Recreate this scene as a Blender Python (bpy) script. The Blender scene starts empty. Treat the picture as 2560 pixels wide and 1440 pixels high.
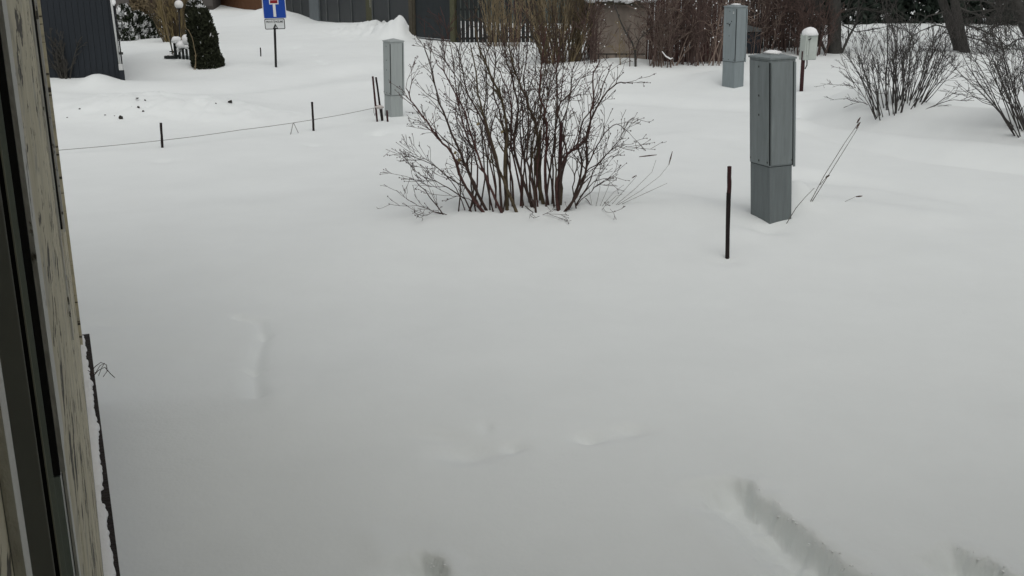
import bpy, math, random
import numpy as np
from mathutils import Vector, Matrix, noise as mnoise

random.seed(7)
rng = np.random.default_rng(11)
S = bpy.context.scene
C = S.collection
R = math.radians

# ------------------------------------------------------------------ camera
F_PX, CX, CY = 2726.0, 1280.0, 720.0
H = 2.8
PITCH = R(17.4)
CP, SP = math.cos(PITCH), math.sin(PITCH)
cam_d = bpy.data.cameras.new('camera')
cam = bpy.data.objects.new('camera', cam_d)
C.objects.link(cam)
cam.location = (0, 0, H)
cam.rotation_euler = (math.pi / 2 - PITCH, 0, 0)
cam_d.sensor_width = 36
cam_d.lens = 36 * F_PX / 2560
cam_d.clip_start = 0.01
cam_d.clip_end = 900
S.camera = cam

# ------------------------------------------------------------------ sky, sun, exposure
SUN_EL, SUN_AZ = R(60), R(168)         # azimuth clockwise from +Y (straight ahead): high, behind the house
W = bpy.data.worlds.new('World')
S.world = W
W.use_nodes = True
wn = W.node_tree
bg = wn.nodes['Background']
sky = wn.nodes.new('ShaderNodeTexSky')
sky.sky_type = 'NISHITA'
sky.sun_disc = False
sky.sun_elevation = SUN_EL
sky.sun_rotation = SUN_AZ
sky.dust_density = 4.0
hsv = wn.nodes.new('ShaderNodeHueSaturation')
hsv.inputs['Saturation'].default_value = 0.16   # cloud cover: the sky is nearly grey
wn.links.new(sky.outputs[0], hsv.inputs['Color'])
wn.links.new(hsv.outputs[0], bg.inputs[0])
bg.inputs[1].default_value = 0.11
sun_d = bpy.data.lights.new('sun', 'SUN')
sun_d.energy = 1.05
sun_d.angle = R(90)
sun_d.color = (1.0, 0.97, 0.93)
sun = bpy.data.objects.new('sun', sun_d)
C.objects.link(sun)
sdir = Vector((math.sin(SUN_AZ) * math.cos(SUN_EL), math.cos(SUN_AZ) * math.cos(SUN_EL), math.sin(SUN_EL)))
sun.rotation_euler = sdir.to_track_quat('Z', 'Y').to_euler()
sun.location = (0, 0, 40)
S.view_settings.view_transform = 'Standard'
S.view_settings.look = 'None'
S.view_settings.gamma = 1
S.view_settings.use_curve_mapping = False
S.view_settings.exposure = -0.36

# ------------------------------------------------------------------ pixel -> world helpers
def ray(px, py):
    u, v = (px - CX) / F_PX, (py - CY) / F_PX
    return Vector((u, CP - v * SP, -SP - v * CP))

def flat(px, py, z=0.0):
    d = ray(px, py)
    k = (z - H) / d.z
    return (d.x * k, d.y * k)

def at_y(px, py, y):
    """point on the ray that lies at world distance y"""
    d = ray(px, py)
    k = y / d.y
    return Vector((d.x * k, y, H + d.z * k))

# ------------------------------------------------------------------ terrain
def vnoise(x, y, seed=0):
    xi, yi = np.floor(x).astype(np.int64), np.floor(y).astype(np.int64)
    fx, fy = x - xi, y - yi
    fx, fy = fx * fx * fx * (fx * (fx * 6 - 15) + 10), fy * fy * fy * (fy * (fy * 6 - 15) + 10)
    def h(a, b):
        n = (a * 374761393 + b * 668265263 + seed * 2147483647) & 0x7fffffff
        n = ((n ^ (n >> 13)) * 1274126177) & 0x7fffffff
        return ((n ^ (n >> 16)) & 0xffff) / 65535.0 * 2 - 1
    a, b, c, d = h(xi, yi), h(xi + 1, yi), h(xi, yi + 1), h(xi + 1, yi + 1)
    return (a * (1 - fx) + b * fx) * (1 - fy) + (c * (1 - fx) + d * fx) * fy

BUMPS = []      # (x, y, sx, sy, rot, amp)
def bump(px, py, sx, sy, amp, rot=0.0):
    x, y = flat(px, py)
    BUMPS.append((x, y, sx, sy, rot, amp))

SEGS = []       # polylines: (pts, half width, amp, profile)
def line(pxs, w, amp, kind='soft'):
    SEGS.append(([flat(*p) for p in pxs], w, amp, kind))

# broad shapes
BUMPS.append((-2.6, 20.5, 4.5, 5.0, 0, -0.30))        # the dip by the far left cabinet
bump(1290, 530, 2.2, 0.7, 0.07)                      # drift that carries the bush
bump(1650, 520, 1.3, 0.5, 0.06, -0.2)
bump(900, 600, 2.5, 0.7, 0.04)
# wind crest from the bush to the near cabinet
line([(1500, 505), (1640, 492), (1720, 505), (1790, 545), (1850, 585)], 0.22, 0.055)
line([(1985, 520), (2040, 505), (2120, 515), (2300, 540)], 0.25, 0.06)
bump(1988, 512, 0.17, 0.28, 0.22)                      # snow piled on the right of the near cabinet
bump(1915, 575, 0.16, 0.16, -0.07)                    # scour at its corner
bump(1790, 560, 0.35, 0.3, -0.05)
bump(1800, 195, 0.45, 0.5, 0.25)                      # drift left of the far cabinet
bump(1818, 652, 0.10, 0.09, -0.03)
bump(1000, 290, 0.4, 0.5, 0.10)
# tracks of the buried lane on the right
line([(1990, 262), (2150, 300), (2330, 335), (2600, 360)], 0.30, -0.17)
line([(2010, 300), (2150, 345), (2330, 385), (2600, 420)], 0.28, -0.15)
line([(2120, 255), (2300, 290), (2600, 330)], 0.30, 0.17)
line([(1560, 225), (1750, 245), (1990, 262)], 0.35, -0.10)
line([(130, 205), (450, 215), (620, 200), (900, 165)], 0.5, -0.10)
line([(130, 222), (420, 232), (640, 212), (900, 190)], 0.4, 0.06)
line([(150, 560), (500, 520), (800, 470), (1000, 440)], 0.4, 0.03)
line([(1700, 330), (1850, 380), (2000, 420)], 0.3, 0.06)
line([(1985, 430), (2200, 452), (2400, 490), (2620, 560)], 0.22, -0.07)
# ploughed bank on the left
bump(360, 252, 1.3, 0.9, 0.22)
bump(560, 262, 1.1, 0.7, 0.10)
bump(200, 262, 0.9, 0.7, 0.10)
# banks along the fences and sheds
bump(240, 192, 0.22, 0.45, 0.16)
bump(1002, 100, 0.30, 0.5, 0.42)
bump(965, 98, 0.45, 0.7, 0.25)
bump(930, 84, 1.4, 1.2, 0.18)
bump(840, 72, 1.6, 1.6, 0.15)
bump(672, 48, 0.75, 1.8, 0.48)
bump(560, 45, 1.2, 2.0, 0.05)
bump(1200, 118, 2.5, 1.2, 0.12)
bump(1530, 168, 0.8, 0.8, 0.20)
bump(1700, 172, 1.4, 0.9, 0.12)
bump(2240, 270, 1.0, 0.7, 0.16)
bump(2200, 258, 0.35, 0.35, 0.12)
bump(2560, 330, 1.3, 1.0, 0.20)
bump(2300, 95, 3.0, 4.0, 0.25)
bump(440, 140, 0.8, 0.9, 0.15)
bump(400, 175, 0.9, 0.7, -0.14)
# foreground: leg tracks, old half-filled steps
line([(1845, 1222), (1900, 1262), (1960, 1318), (2040, 1385), (2150, 1465)], 0.115, -0.155, 'trench')
line([(1740, 1215), (1850, 1320), (1960, 1450)], 0.10, 0.02)
line([(1062, 1400), (1085, 1425), (1115, 1475)], 0.085, -0.13, 'trench')
line([(2400, 1382), (2450, 1410), (2520, 1465)], 0.09, -0.13, 'trench')
line([(930, 1340), (965, 1400), (990, 1460)], 0.06, 0.015)
bump(1470, 1097, 0.055, 0.045, -0.05)
bump(1580, 1078, 0.08, 0.05, -0.04)
bump(1530, 1095, 0.10, 0.05, -0.02)
bump(1285, 1118, 0.05, 0.045, -0.035)
bump(1170, 1130, 0.13, 0.09, -0.06)
bump(1110, 1095, 0.12, 0.05, -0.025)
bump(1215, 1070, 0.03, 0.06, -0.022)
line([(600, 795), (645, 805), (658, 840), (640, 890), (634, 935), (640, 990)], 0.045, -0.04)
bump(655, 838, 0.05, 0.04, -0.03)
bump(636, 925, 0.07, 0.03, -0.03)
bump(690, 1010, 0.06, 0.12, 0.018)
bump(450, 890, 0.2, 0.09, -0.02)
bump(540, 905, 0.15, 0.07, -0.015)
bump(285, 815, 0.2, 0.08, -0.025)
bump(1400, 1022, 0.10, 0.04, -0.01)
bump(1920, 1425, 0.03, 0.02, -0.02)
for (a, b) in ((406, 370), (784, 328), (943, 305), (955, 303), (690, 169), (2003, 229)):
    bump(a, b, 0.10, 0.10, -0.035)
# steps near the sign
for (a, b) in ((790, 135), (800, 148), (815, 152), (735, 120)):
    bump(a, b, 0.09, 0.12, -0.06)

def height(x, y):
    x = np.asarray(x, float); y = np.asarray(y, float)
    d = np.hypot(x, y)
    z = 0.035 * vnoise(x * .33, y * .33, 3) + 0.018 * vnoise(x * .9 + 4, y * .9, 5)
    z = z + 0.05 * np.clip((d - 14) / 20, 0, 1) * vnoise(x * .22, y * .25, 8)
    z = z + 0.0025 * vnoise(x * 2.3, y * 2.1, 9)
    z = z + 0.0008 * vnoise(x * 9, y * 9, 21) + 0.0005 * vnoise(x * 23, y * 23, 22)
    for (bx, by, sx, sy, rot, a) in BUMPS:
        dx, dy = x - bx, y - by
        if rot:
            c, s = math.cos(rot), math.sin(rot)
            dx, dy = c * dx + s * dy, -s * dx + c * dy
        z = z + a * np.exp(-0.5 * ((dx / sx) ** 2 + (dy / sy) ** 2))
    # broken lumps on the ploughed bank
    bx, by = flat(400, 262)
    m = np.exp(-0.5 * (((x - bx) / 1.5) ** 2 + ((y - by) / 0.7) ** 2))
    z = z + m * (0.11 * np.abs(vnoise(x * 3.1, y * 2.5, 31)) + 0.07 * np.abs(vnoise(x * 7, y * 7, 32)))
    bx, by = flat(985, 88)
    m = np.exp(-0.5 * (((x - bx) / 1.2) ** 2 + ((y - by) / 1.6) ** 2))
    z = z + m * (0.26 * np.abs(vnoise(x * 2.6, y * 2.6, 33)) + 0.10 * np.abs(vnoise(x * 6, y * 5, 34)))
    for pts, w, a, kind in SEGS:
        best = np.full(x.shape, 1e9)
        sd = np.zeros(x.shape); over = np.zeros(x.shape)
        ns = len(pts) - 1
        for si, (p, q) in enumerate(zip(pts[:-1], pts[1:])):
            ex, ey = q[0] - p[0], q[1] - p[1]
            L = math.hypot(ex, ey)
            tu = ((x - p[0]) * ex + (y - p[1]) * ey) / (L * L)
            t = np.clip(tu, 0, 1)
            dd = np.hypot(x - p[0] - t * ex, y - p[1] - t * ey)
            per = (ex * (y - p[1]) - ey * (x - p[0])) / L
            m = dd < best
            sd = np.where(m, np.where((tu < 0) | (tu > 1), np.sign(per) * np.where(((si == 0) & (tu < 0)) | ((si == ns - 1) & (tu > 1)), np.abs(per), dd), per), sd)
            ov = np.where((tu < 0) & (si == 0), -tu * L, np.where((tu > 1) & (si == ns - 1), (tu - 1) * L, 0))
            over = np.where(m, ov, over)
            best = np.minimum(best, dd)
        if kind == 'soft':
            z = z + a * np.exp(-0.5 * (best / w) ** 2)
        else:
            # steep ragged wall on the far side, flat floor, long soft slope on the near side
            rag = 0.020 * vnoise(x * 9, y * 9, 41) + 0.012 * vnoise(x * 24, y * 24, 42) + 0.005 * vnoise(x * 60, y * 60, 46)
            s = sd + rag
            def smooth(v): v = np.clip(v, 0, 1); return v * v * (3 - 2 * v)
            prof = (1 - smooth((s - 0.15 * w) / (0.60 * w))) * (1 - smooth((-s - 0.15 * w) / (3.6 * w)))
            cut = prof * (1 - smooth((over + 0.5 * rag + 0.3 * w) / (1.8 * w)))
            z = z + a * cut * (1 + 0.12 * vnoise(x * 13, y * 13, 43) + 0.07 * vnoise(x * 33, y * 33, 44))
            z = z + 0.018 * np.exp(-0.5 * ((sd - 1.25 * w) / (0.45 * w)) ** 2) * (1 - smooth(over / w)) * (1 + .6 * vnoise(x * 10, y * 10, 45))
    return z

def gz(x, y):
    return float(height(np.array([x]), np.array([y]))[0])

def at(px, py):
    """point where the ray meets the snow"""
    z = 0.0
    for _ in range(12):
        x, y = flat(px, py, z)
        z = 0.5 * z + 0.5 * gz(x, y)
    x, y = flat(px, py, z)
    return Vector((x, y, z))

# ------------------------------------------------------------------ materials
def mat(name, col, rough=0.8, var=0.0, scale=6.0, stretch=(1, 1, 1), bump_=0.0, bscale=30.0, col2=None, metal=0.0, thresh=None, spec=0.3):
    m = bpy.data.materials.new(name)
    m.use_nodes = True
    n, l = m.node_tree.nodes, m.node_tree.links
    p = n['Principled BSDF']
    p.inputs['Base Color'].default_value = (*col, 1)
    p.inputs['Roughness'].default_value = rough
    p.inputs['Metallic'].default_value = metal
    p.inputs['Specular IOR Level'].default_value = spec
    tc = n.new('ShaderNodeTexCoord')
    mp = n.new('ShaderNodeMapping')
    mp.inputs['Scale'].default_value = stretch
    l.new(tc.outputs['Object'], mp.inputs['Vector'])
    if var or col2:
        nz = n.new('ShaderNodeTexNoise')
        nz.inputs['Scale'].default_value = scale
        nz.inputs['Detail'].default_value = 7
        nz.inputs['Roughness'].default_value = 0.62
        l.new(mp.outputs[0], nz.inputs['Vector'])
        rp = n.new('ShaderNodeValToRGB')
        a, b = thresh if thresh else (0.3, 0.7)
        rp.color_ramp.elements[0].position = a
        rp.color_ramp.elements[1].position = b
        c2 = col2 if col2 else tuple(min(1, c * (1 + var)) for c in col)
        c1 = col if col2 else tuple(c * (1 - var) for c in col)
        rp.color_ramp.elements[0].color = (*c1, 1)
        rp.color_ramp.elements[1].color = (*c2, 1)
        l.new(nz.outputs[0], rp.inputs[0])
        l.new(rp.outputs[0], p.inputs['Base Color'])
    if bump_:
        bn = n.new('ShaderNodeTexNoise')
        bn.inputs['Scale'].default_value = bscale
        bn.inputs['Detail'].default_value = 5
        l.new(mp.outputs[0], bn.inputs['Vector'])
        bp = n.new('ShaderNodeBump')
        bp.inputs['Strength'].default_value = bump_
        bp.inputs['Distance'].default_value = 0.02
        l.new(bn.outputs[0], bp.inputs['Height'])
        l.new(bp.outputs[0], p.inputs['Normal'])
    return m

M = {}
M['snow'] = mat('snow', (0.81, 0.845, 0.835), 0.9, 0.02, 1.3, bump_=0.13, bscale=48, spec=0.15)
M['snow_cap'] = mat('snow_cap', (0.84, 0.85, 0.85), 0.9, bump_=0.4, bscale=30, spec=0.15)
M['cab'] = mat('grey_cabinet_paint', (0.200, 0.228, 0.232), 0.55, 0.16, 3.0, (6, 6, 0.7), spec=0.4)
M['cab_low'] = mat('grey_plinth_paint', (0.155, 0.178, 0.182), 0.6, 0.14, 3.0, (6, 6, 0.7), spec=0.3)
M['cab_pale'] = mat('pale_cabinet_paint', (0.33, 0.36, 0.355), 0.5, 0.08, 3.0, (6, 6, 0.7), spec=0.4)
M['cab_blue'] = mat('bluish_cabinet_paint', (0.225, 0.262, 0.272), 0.5, 0.10, 3.0, (5, 5, 0.8), spec=0.4)
M['seam'] = mat('dark_seam', (0.012, 0.016, 0.016), 0.8)
M['screw'] = mat('screw_metal', (0.03, 0.03, 0.03), 0.5)
M['stake'] = mat('stake_dark_wood', (0.020, 0.014, 0.014), 0.85, 0.5, 8, (8, 8, 1), 0.4, 40)
M['stake_red'] = mat('stake_red_paint', (0.040, 0.013, 0.014), 0.7, 0.35, 9, (4, 4, 1), 0.3, 40)
M['rope'] = mat('grey_rope', (0.26, 0.26, 0.25), 0.9)
M['cloth'] = mat('pale_rag', (0.5, 0.46, 0.44), 0.9, 0.15, 20)
M['bark'] = mat('dark_bark', (0.058, 0.038, 0.032), 0.85, 0.45, 18, bump_=0.4, bscale=60)
M['bark_red'] = mat('reddish_bark', (0.080, 0.038, 0.034), 0.8, 0.4, 18, bump_=0.3, bscale=60)
M['bark_olive'] = mat('olive_bark', (0.085, 0.066, 0.040), 0.85, 0.4, 14, bump_=0.4, bscale=50)
M['bark_grey'] = mat('grey_bark', (0.055, 0.053, 0.048), 0.9, 0.4, 10, (3, 3, 0.6), 0.8, 16)
M['twig_grey'] = mat('grey_twigs', (0.055, 0.050, 0.047), 0.9, 0.3, 10)
M['twig_brown'] = mat('brown_twigs', (0.155, 0.118, 0.098), 0.9, 0.35, 5)
M['twig_brown2'] = mat('dark_brown_twigs', (0.095, 0.064, 0.055), 0.9, 0.35, 5)
M['twig_olive'] = mat('olive_twigs', (0.21, 0.165, 0.10), 0.9, 0.35, 5)
M['twig_yellow'] = mat('yellow_twigs', (0.20, 0.155, 0.075), 0.85, 0.3, 4)
M['twig_shed'] = mat('grey_brown_twigs', (0.055, 0.052, 0.046), 0.9, 0.3, 10)
M['cane'] = mat('pale_brown_canes', (0.22, 0.165, 0.135), 0.9, 0.35, 8)
M['straw'] = mat('dry_straw', (0.14, 0.13, 0.11), 0.9, 0.3, 20)
M['thuja'] = mat('thuja_needles', (0.022, 0.026, 0.013), 0.85, 0.55, 7)
M['thuja2'] = mat('hedge_needles', (0.024, 0.032, 0.018), 0.85, 0.5, 7)
M['spruce'] = mat('spruce_needles', (0.020, 0.030, 0.022), 0.85, 0.5, 3)
M['plank_blue'] = mat('shed_blue_grey_paint', (0.0155, 0.020, 0.0255), 0.65, 0.15, 3, (8, 8, 0.5), 0.2, 25)
M['metal_fence'] = mat('fence_dark_metal', (0.017, 0.022, 0.025), 0.5, 0.15, 2, (3, 3, 0.6), spec=0.35)
M['metal_seam'] = mat('fence_seam_metal', (0.10, 0.11, 0.11), 0.5, 0.2, 4)
M['metal_grey'] = mat('fence_post_grey', (0.115, 0.135, 0.145), 0.5, 0.12, 4)
M['wood_post'] = mat('weathered_post_wood', (0.070, 0.062, 0.045), 0.9, 0.35, 8, (6, 6, 0.8), 0.5, 30)
M['wood_post_green'] = mat('mossy_post_wood', (0.085, 0.085, 0.050), 0.9, 0.35, 8, (6, 6, 0.8), 0.5, 30)
M['picket'] = mat('picket_dark_paint', (0.022, 0.026, 0.026), 0.8, 0.4, 4, (6, 6, 0.8))
M['brown_fence'] = mat('brown_fence_boards', (0.115, 0.052, 0.024), 0.8, 0.25, 5, (6, 6, 0.6))
M['far_wall'] = mat('grey_brown_render', (0.085, 0.078, 0.072), 0.9, 0.15, 2)
M['green_wall'] = mat('green_grey_render', (0.085, 0.10, 0.092), 0.9, 0.2, 2)
M['concrete'] = mat('old_concrete', (0.23, 0.195, 0.165), 0.95, 0.28, 2.2, (1.6, 1.6, 0.7), 0.6, 12)
M['red_board'] = mat('red_brown_boards', (0.050, 0.024, 0.021), 0.85, 0.4, 4, (5, 5, 0.6))
M['dark_wall'] = mat('dark_render', (0.045, 0.040, 0.036), 0.9, 0.25, 2)
M['blue'] = mat('sign_blue', (0.006, 0.050, 0.30), 0.35, 0.06, 2)
M['white'] = mat('sign_white', (0.62, 0.64, 0.64), 0.4, 0.05, 3)
M['red'] = mat('sign_red', (0.20, 0.010, 0.014), 0.4)
M['black'] = mat('black_paint', (0.010, 0.010, 0.010), 0.5)
M['mint'] = mat('mint_box_paint', (0.46, 0.50, 0.465), 0.5, 0.08, 6)
M['globe'] = mat('opal_globe', (0.78, 0.78, 0.76), 0.3)
M['white_pipe'] = mat('white_pipe', (0.55, 0.56, 0.55), 0.5, 0.08, 5)
M['bench'] = mat('bench_dark_paint', (0.018, 0.022, 0.021), 0.7, 0.4, 9)
M['clod'] = mat('dark_dirt', (0.035, 0.032, 0.028), 0.95, 0.4, 30, bump_=0.6)
M['frame_dark'] = mat('window_frame_dark', (0.24, 0.25, 0.23), 0.5, 0.06, 5)
M['frame_black'] = mat('window_gasket_black', (0.010, 0.010, 0.011), 0.6)
M['frame_green'] = mat('window_frame_greenish', (0.27, 0.31, 0.285), 0.55, 0.08, 5)
M['trim_line'] = mat('pale_bead', (0.30, 0.31, 0.25), 0.6, 0.1, 20)
M['trim_white'] = mat('peeling_white_trim', (0.55, 0.55, 0.52), 0.8, bump_=0.3, bscale=30, col2=(0.12, 0.115, 0.095), scale=7, stretch=(3, 1, 1.5), thresh=(0.60, 0.64))
M['flashing'] = mat('dark_flashing', (0.018, 0.013, 0.012), 0.7, 0.5, 25, bump_=0.6, bscale=40)
M['plinth'] = mat('plinth_render', (0.22, 0.21, 0.19), 0.95, 0.2, 3, bump_=0.4)
M['roof'] = mat('house_roof_sheet', (0.06, 0.055, 0.05), 0.7, 0.2, 3)
gm = bpy.data.materials.new('window_glass'); gm.use_nodes = True
gp = gm.node_tree.nodes['Principled BSDF']
gp.inputs['Base Color'].default_value = (0.02, 0.024, 0.023, 1)
gp.inputs['Roughness'].default_value = 0.08
M['glass'] = gm
# flaking yellow paint on horizontal boards: flakes run along the grain (local y)
fm = bpy.data.materials.new('flaking_yellow_paint'); fm.use_nodes = True
n_, l_ = fm.node_tree.nodes, fm.node_tree.links
p_ = n_['Principled BSDF']; p_.inputs['Roughness'].default_value = 0.9
tc_ = n_.new('ShaderNodeTexCoord')
def _noise(sc, stretch, detail=6, rough=0.6):
    mp = n_.new('ShaderNodeMapping'); mp.inputs['Scale'].default_value = stretch
    l_.new(tc_.outputs['Object'], mp.inputs['Vector'])
    nz = n_.new('ShaderNodeTexNoise'); nz.inputs['Scale'].default_value = sc
    nz.inputs['Detail'].default_value = detail; nz.inputs['Roughness'].default_value = rough
    l_.new(mp.outputs[0], nz.inputs['Vector'])
    return nz
def _ramp(src, a, ca, b, cb, k=1.0):
    if k != 1.0:
        mm = n_.new('ShaderNodeMath'); mm.operation = 'MULTIPLY'; mm.inputs[1].default_value = k; l_.new(src.outputs[0], mm.inputs[0]); src = mm
    r = n_.new('ShaderNodeValToRGB')
    r.color_ramp.elements[0].position = a; r.color_ramp.elements[0].color = ca
    r.color_ramp.elements[1].position = b; r.color_ramp.elements[1].color = cb
    l_.new(src.outputs[0], r.inputs[0]); return r
def _mix(fac, a, b):
    m = n_.new('ShaderNodeMix'); m.data_type = 'RGBA'
    l_.new(fac.outputs[0], m.inputs[0]); l_.new(a.outputs[0], m.inputs[6]); l_.new(b.outputs[0], m.inputs[7])
    class O: outputs = {0: m.outputs[2]}
    return O
base_ = _ramp(_noise(2.0, (1, 2.2, 3)), 0.35, (0.42, 0.385, 0.27, 1), 0.65, (0.55, 0.51, 0.39, 1))
def _add(a, b, k):
    m = n_.new('ShaderNodeMath'); m.operation = 'MULTIPLY_ADD'
    l_.new(b.outputs[0], m.inputs[0]); m.inputs[1].default_value = k; l_.new(a.outputs[0], m.inputs[2])
    return m
fleck_ = _ramp(_add(_add(_noise(1.0, (1, 5, 22), 5, 0.6), _noise(1.0, (1, 1.7, 3.1), 3, 0.5), 0.55), _noise(1.0, (1, 15, 60), 2, .5), .25), 0.495, (0, 0, 0, 1), 0.512, (1, 1, 1, 1), 0.5)
grey_ = _ramp(_noise(1.0, (1, 2.6, 9), 7, 0.65), 0.54, (0, 0, 0, 1), 0.64, (1, 1, 1, 1))
wood_ = _ramp(_noise(1.0, (1, 2, 50), 5), 0.3, (0.25, 0.235, 0.185, 1), 0.7, (0.42, 0.40, 0.33, 1))
dk_ = n_.new('ShaderNodeRGB'); dk_.outputs[0].default_value = (0.06, 0.052, 0.040, 1)
m1_ = _mix(grey_, base_, wood_)
m2_ = _mix(fleck_, m1_, dk_)
l_.new(m2_.outputs[0], p_.inputs['Base Color'])
bp_ = n_.new('ShaderNodeBump'); bp_.inputs['Strength'].default_value = 0.5; bp_.inputs['Distance'].default_value = 0.004
bp_.invert = True
l_.new(fleck_.outputs[0], bp_.inputs['Height']); l_.new(bp_.outputs[0], p_.inputs['Normal'])
M['flaking'] = fm

# ------------------------------------------------------------------ mesh helpers
class MB:
    def __init__(self): self.v, self.f = [], []
    def box(self, x0, x1, y0, y1, z0, z1, mtx=None):
        b = len(self.v)
        for z in (z0, z1):
            for (x, y) in ((x0, y0), (x1, y0), (x1, y1), (x0, y1)):
                p = Vector((x, y, z))
                self.v.append(tuple(mtx @ p if mtx else p))
        for q in ((3, 2, 1, 0), (4, 5, 6, 7), (0, 1, 5, 4), (1, 2, 6, 5), (2, 3, 7, 6), (3, 0, 4, 7)):
            self.f.append(tuple(b + i for i in q))
        return self
    def tube(self, pts, rad, n=5, cap=True):
        b = len(self.v)
        k = len(pts)
        pts = [Vector(p) for p in pts]
        ref = None
        for i, p in enumerate(pts):
            t = (pts[min(i + 1, k - 1)] - pts[max(i - 1, 0)])
            if t.length < 1e-9: t = Vector((0, 0, 1))
            t.normalize()
            if ref is None:
                ref = Vector((1, 0, 0)) if abs(t.x) < 0.8 else Vector((0, 1, 0))
            a = (ref - t * ref.dot(t)); a.normalize(); ref = a
            c = t.cross(a)
            r = rad[i] if hasattr(rad, '__len__') else rad
            for j in range(n):
                th = 2 * math.pi * j / n
                self.v.append(tuple(p + a * (r * math.cos(th)) + c * (r * math.sin(th))))
        for i in range(k - 1):
            for j in range(n):
                j2 = (j + 1) % n
                self.f.append((b + i * n + j, b + i * n + j2, b + (i + 1) * n + j2, b + (i + 1) * n + j))
        if cap:
            self.f.append(tuple(b + (k - 1) * n + j for j in range(n)))
            self.f.append(tuple(b + j for j in reversed(range(n))))
        return self
    def blob(self, c, rx, ry, rz, nu=10, nv=6, rough=0.0, seed=0, zmin=-1.0):
        b = len(self.v)
        c = Vector(c)
        for i in range(nv + 1):
            ph = math.pi * i / nv - math.pi / 2
            for j in range(nu):
                th = 2 * math.pi * j / nu
                d = Vector((math.cos(ph) * math.cos(th), math.cos(ph) * math.sin(th), max(zmin, math.sin(ph))))
                k = 1 + rough * mnoise.noise(d * 1.7 + Vector((seed * 3.1, seed, 0)))
                self.v.append((c.x + rx * d.x * k, c.y + ry * d.y * k, c.z + rz * d.z * k))
        for i in range(nv):
            for j in range(nu):
                j2 = (j + 1) % nu
                self.f.append((b + i * nu + j, b + i * nu + j2, b + (i + 1) * nu + j2, b + (i + 1) * nu + j))
        return self
    def prism(self, poly, z0, z1, mtx=None):
        """poly in local xz, thickness along local y from z0 to z1"""
        b = len(self.v); n = len(poly)
        for d in (z0, z1):
            for (x, z) in poly:
                p = Vector((x, d, z)); self.v.append(tuple(mtx @ p if mtx else p))
        self.f.append(tuple(b + i for i in range(n)))
        self.f.append(tuple(b + n + i for i in reversed(range(n))))
        for i in range(n):
            j = (i + 1) % n
            self.f.append((b + j, b + i, b + n + i, b + n + j))
        return self
    def mesh(self, name, m, smooth=False):
        me = bpy.data.meshes.new(name)
        me.from_pydata(self.v, [], self.f)
        me.materials.append(m)
        if smooth:
            me.polygons.foreach_set('use_smooth', [True] * len(me.polygons))
        me.update()
        return me
    def build(self, name, m, parent=None, smooth=False, bevel=0.0, local=False):
        if parent is not None and not local:
            L = parent_loc(parent)
            self.v = [(a - L.x, b - L.y, c - L.z) for (a, b, c) in self.v]
        o = bpy.data.objects.new(name, self.mesh(name, m, smooth))
        C.objects.link(o)
        if parent is not None: o.parent = parent
        if bevel:
            md = o.modifiers.new('bevel', 'BEVEL'); md.width = bevel; md.segments = 2
        return o

def parent_loc(o):
    v = Vector((0, 0, 0))
    while o is not None:
        v = v + o.location; o = o.parent
    return v

def tag(o, label=None, cat=None, group=None, kind=None):
    if label: o['label'] = label
    if cat: o['category'] = cat
    if group: o['group'] = group
    if kind: o['kind'] = kind
    return o

def thing(name, label, cat, loc=(0, 0, 0), group=None):
    o = bpy.data.objects.new(name, None)
    C.objects.link(o)
    o.location = loc
    o.empty_display_size = 0.2
    return tag(o, label, cat, group)

def share(src_obj, loc, parent=None, rot=None):
    o = src_obj.copy(); C.objects.link(o)
    o.location = loc
    if rot is not None: o.rotation_euler = rot
    if parent is not None: o.parent = parent
    return o

# ------------------------------------------------------------------ ground
def spaced(a, b, s0, s1):
    out, x = [a], a
    while x < b:
        s = s0 + (s1 - s0) * (x - a) / (b - a)
        x += s; out.append(x)
    return out
ys = [-60, -30, -15, -8, -4, -1, 1, 2.5, 3.5] + spaced(4.2, 7.2, 0.013, 0.021) + spaced(7.22, 20, 0.03, 0.09)[0:] + spaced(20.2, 56, 0.1, 0.3) + [58, 61, 66, 72, 80, 95, 120, 160, 230, 320, 450]
xp = spaced(0.0075, 2.1, 0.0135, 0.0145) + spaced(2.12, 3.2, 0.018, 0.025) + spaced(3.25, 15, 0.035, 0.16) + [16, 18, 21, 25, 30, 38, 50, 70, 100, 160, 260, 400]
xs = [-a for a in reversed(xp)] + xp
X, Y = np.meshgrid(np.array(xs), np.array(ys))
Z = height(X, Y)
nx, ny = len(xs), len(ys)
co = np.stack([X.ravel(), Y.ravel(), Z.ravel()], 1)
idx = np.arange(nx * ny).reshape(ny, nx)
quads = np.stack([idx[:-1, :-1], idx[:-1, 1:], idx[1:, 1:], idx[1:, :-1]], -1).reshape(-1, 4)
gme = bpy.data.meshes.new('snow_ground')
gme.vertices.add(len(co)); gme.vertices.foreach_set('co', co.ravel())
gme.loops.add(quads.size); gme.loops.foreach_set('vertex_index', quads.ravel().astype(np.int32))
gme.polygons.add(len(quads)); gme.polygons.foreach_set('loop_start', np.arange(0, quads.size, 4, dtype=np.int32))
gme.update(calc_edges=True)
gme.polygons.foreach_set('use_smooth', np.ones(len(quads), bool))
gme.materials.append(M['snow'])
gnd = bpy.data.objects.new('ground', gme)
C.objects.link(gnd)
tag(gnd, 'deep grey white snow cover with soft drifts and leg tracks', kind='structure')

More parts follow.
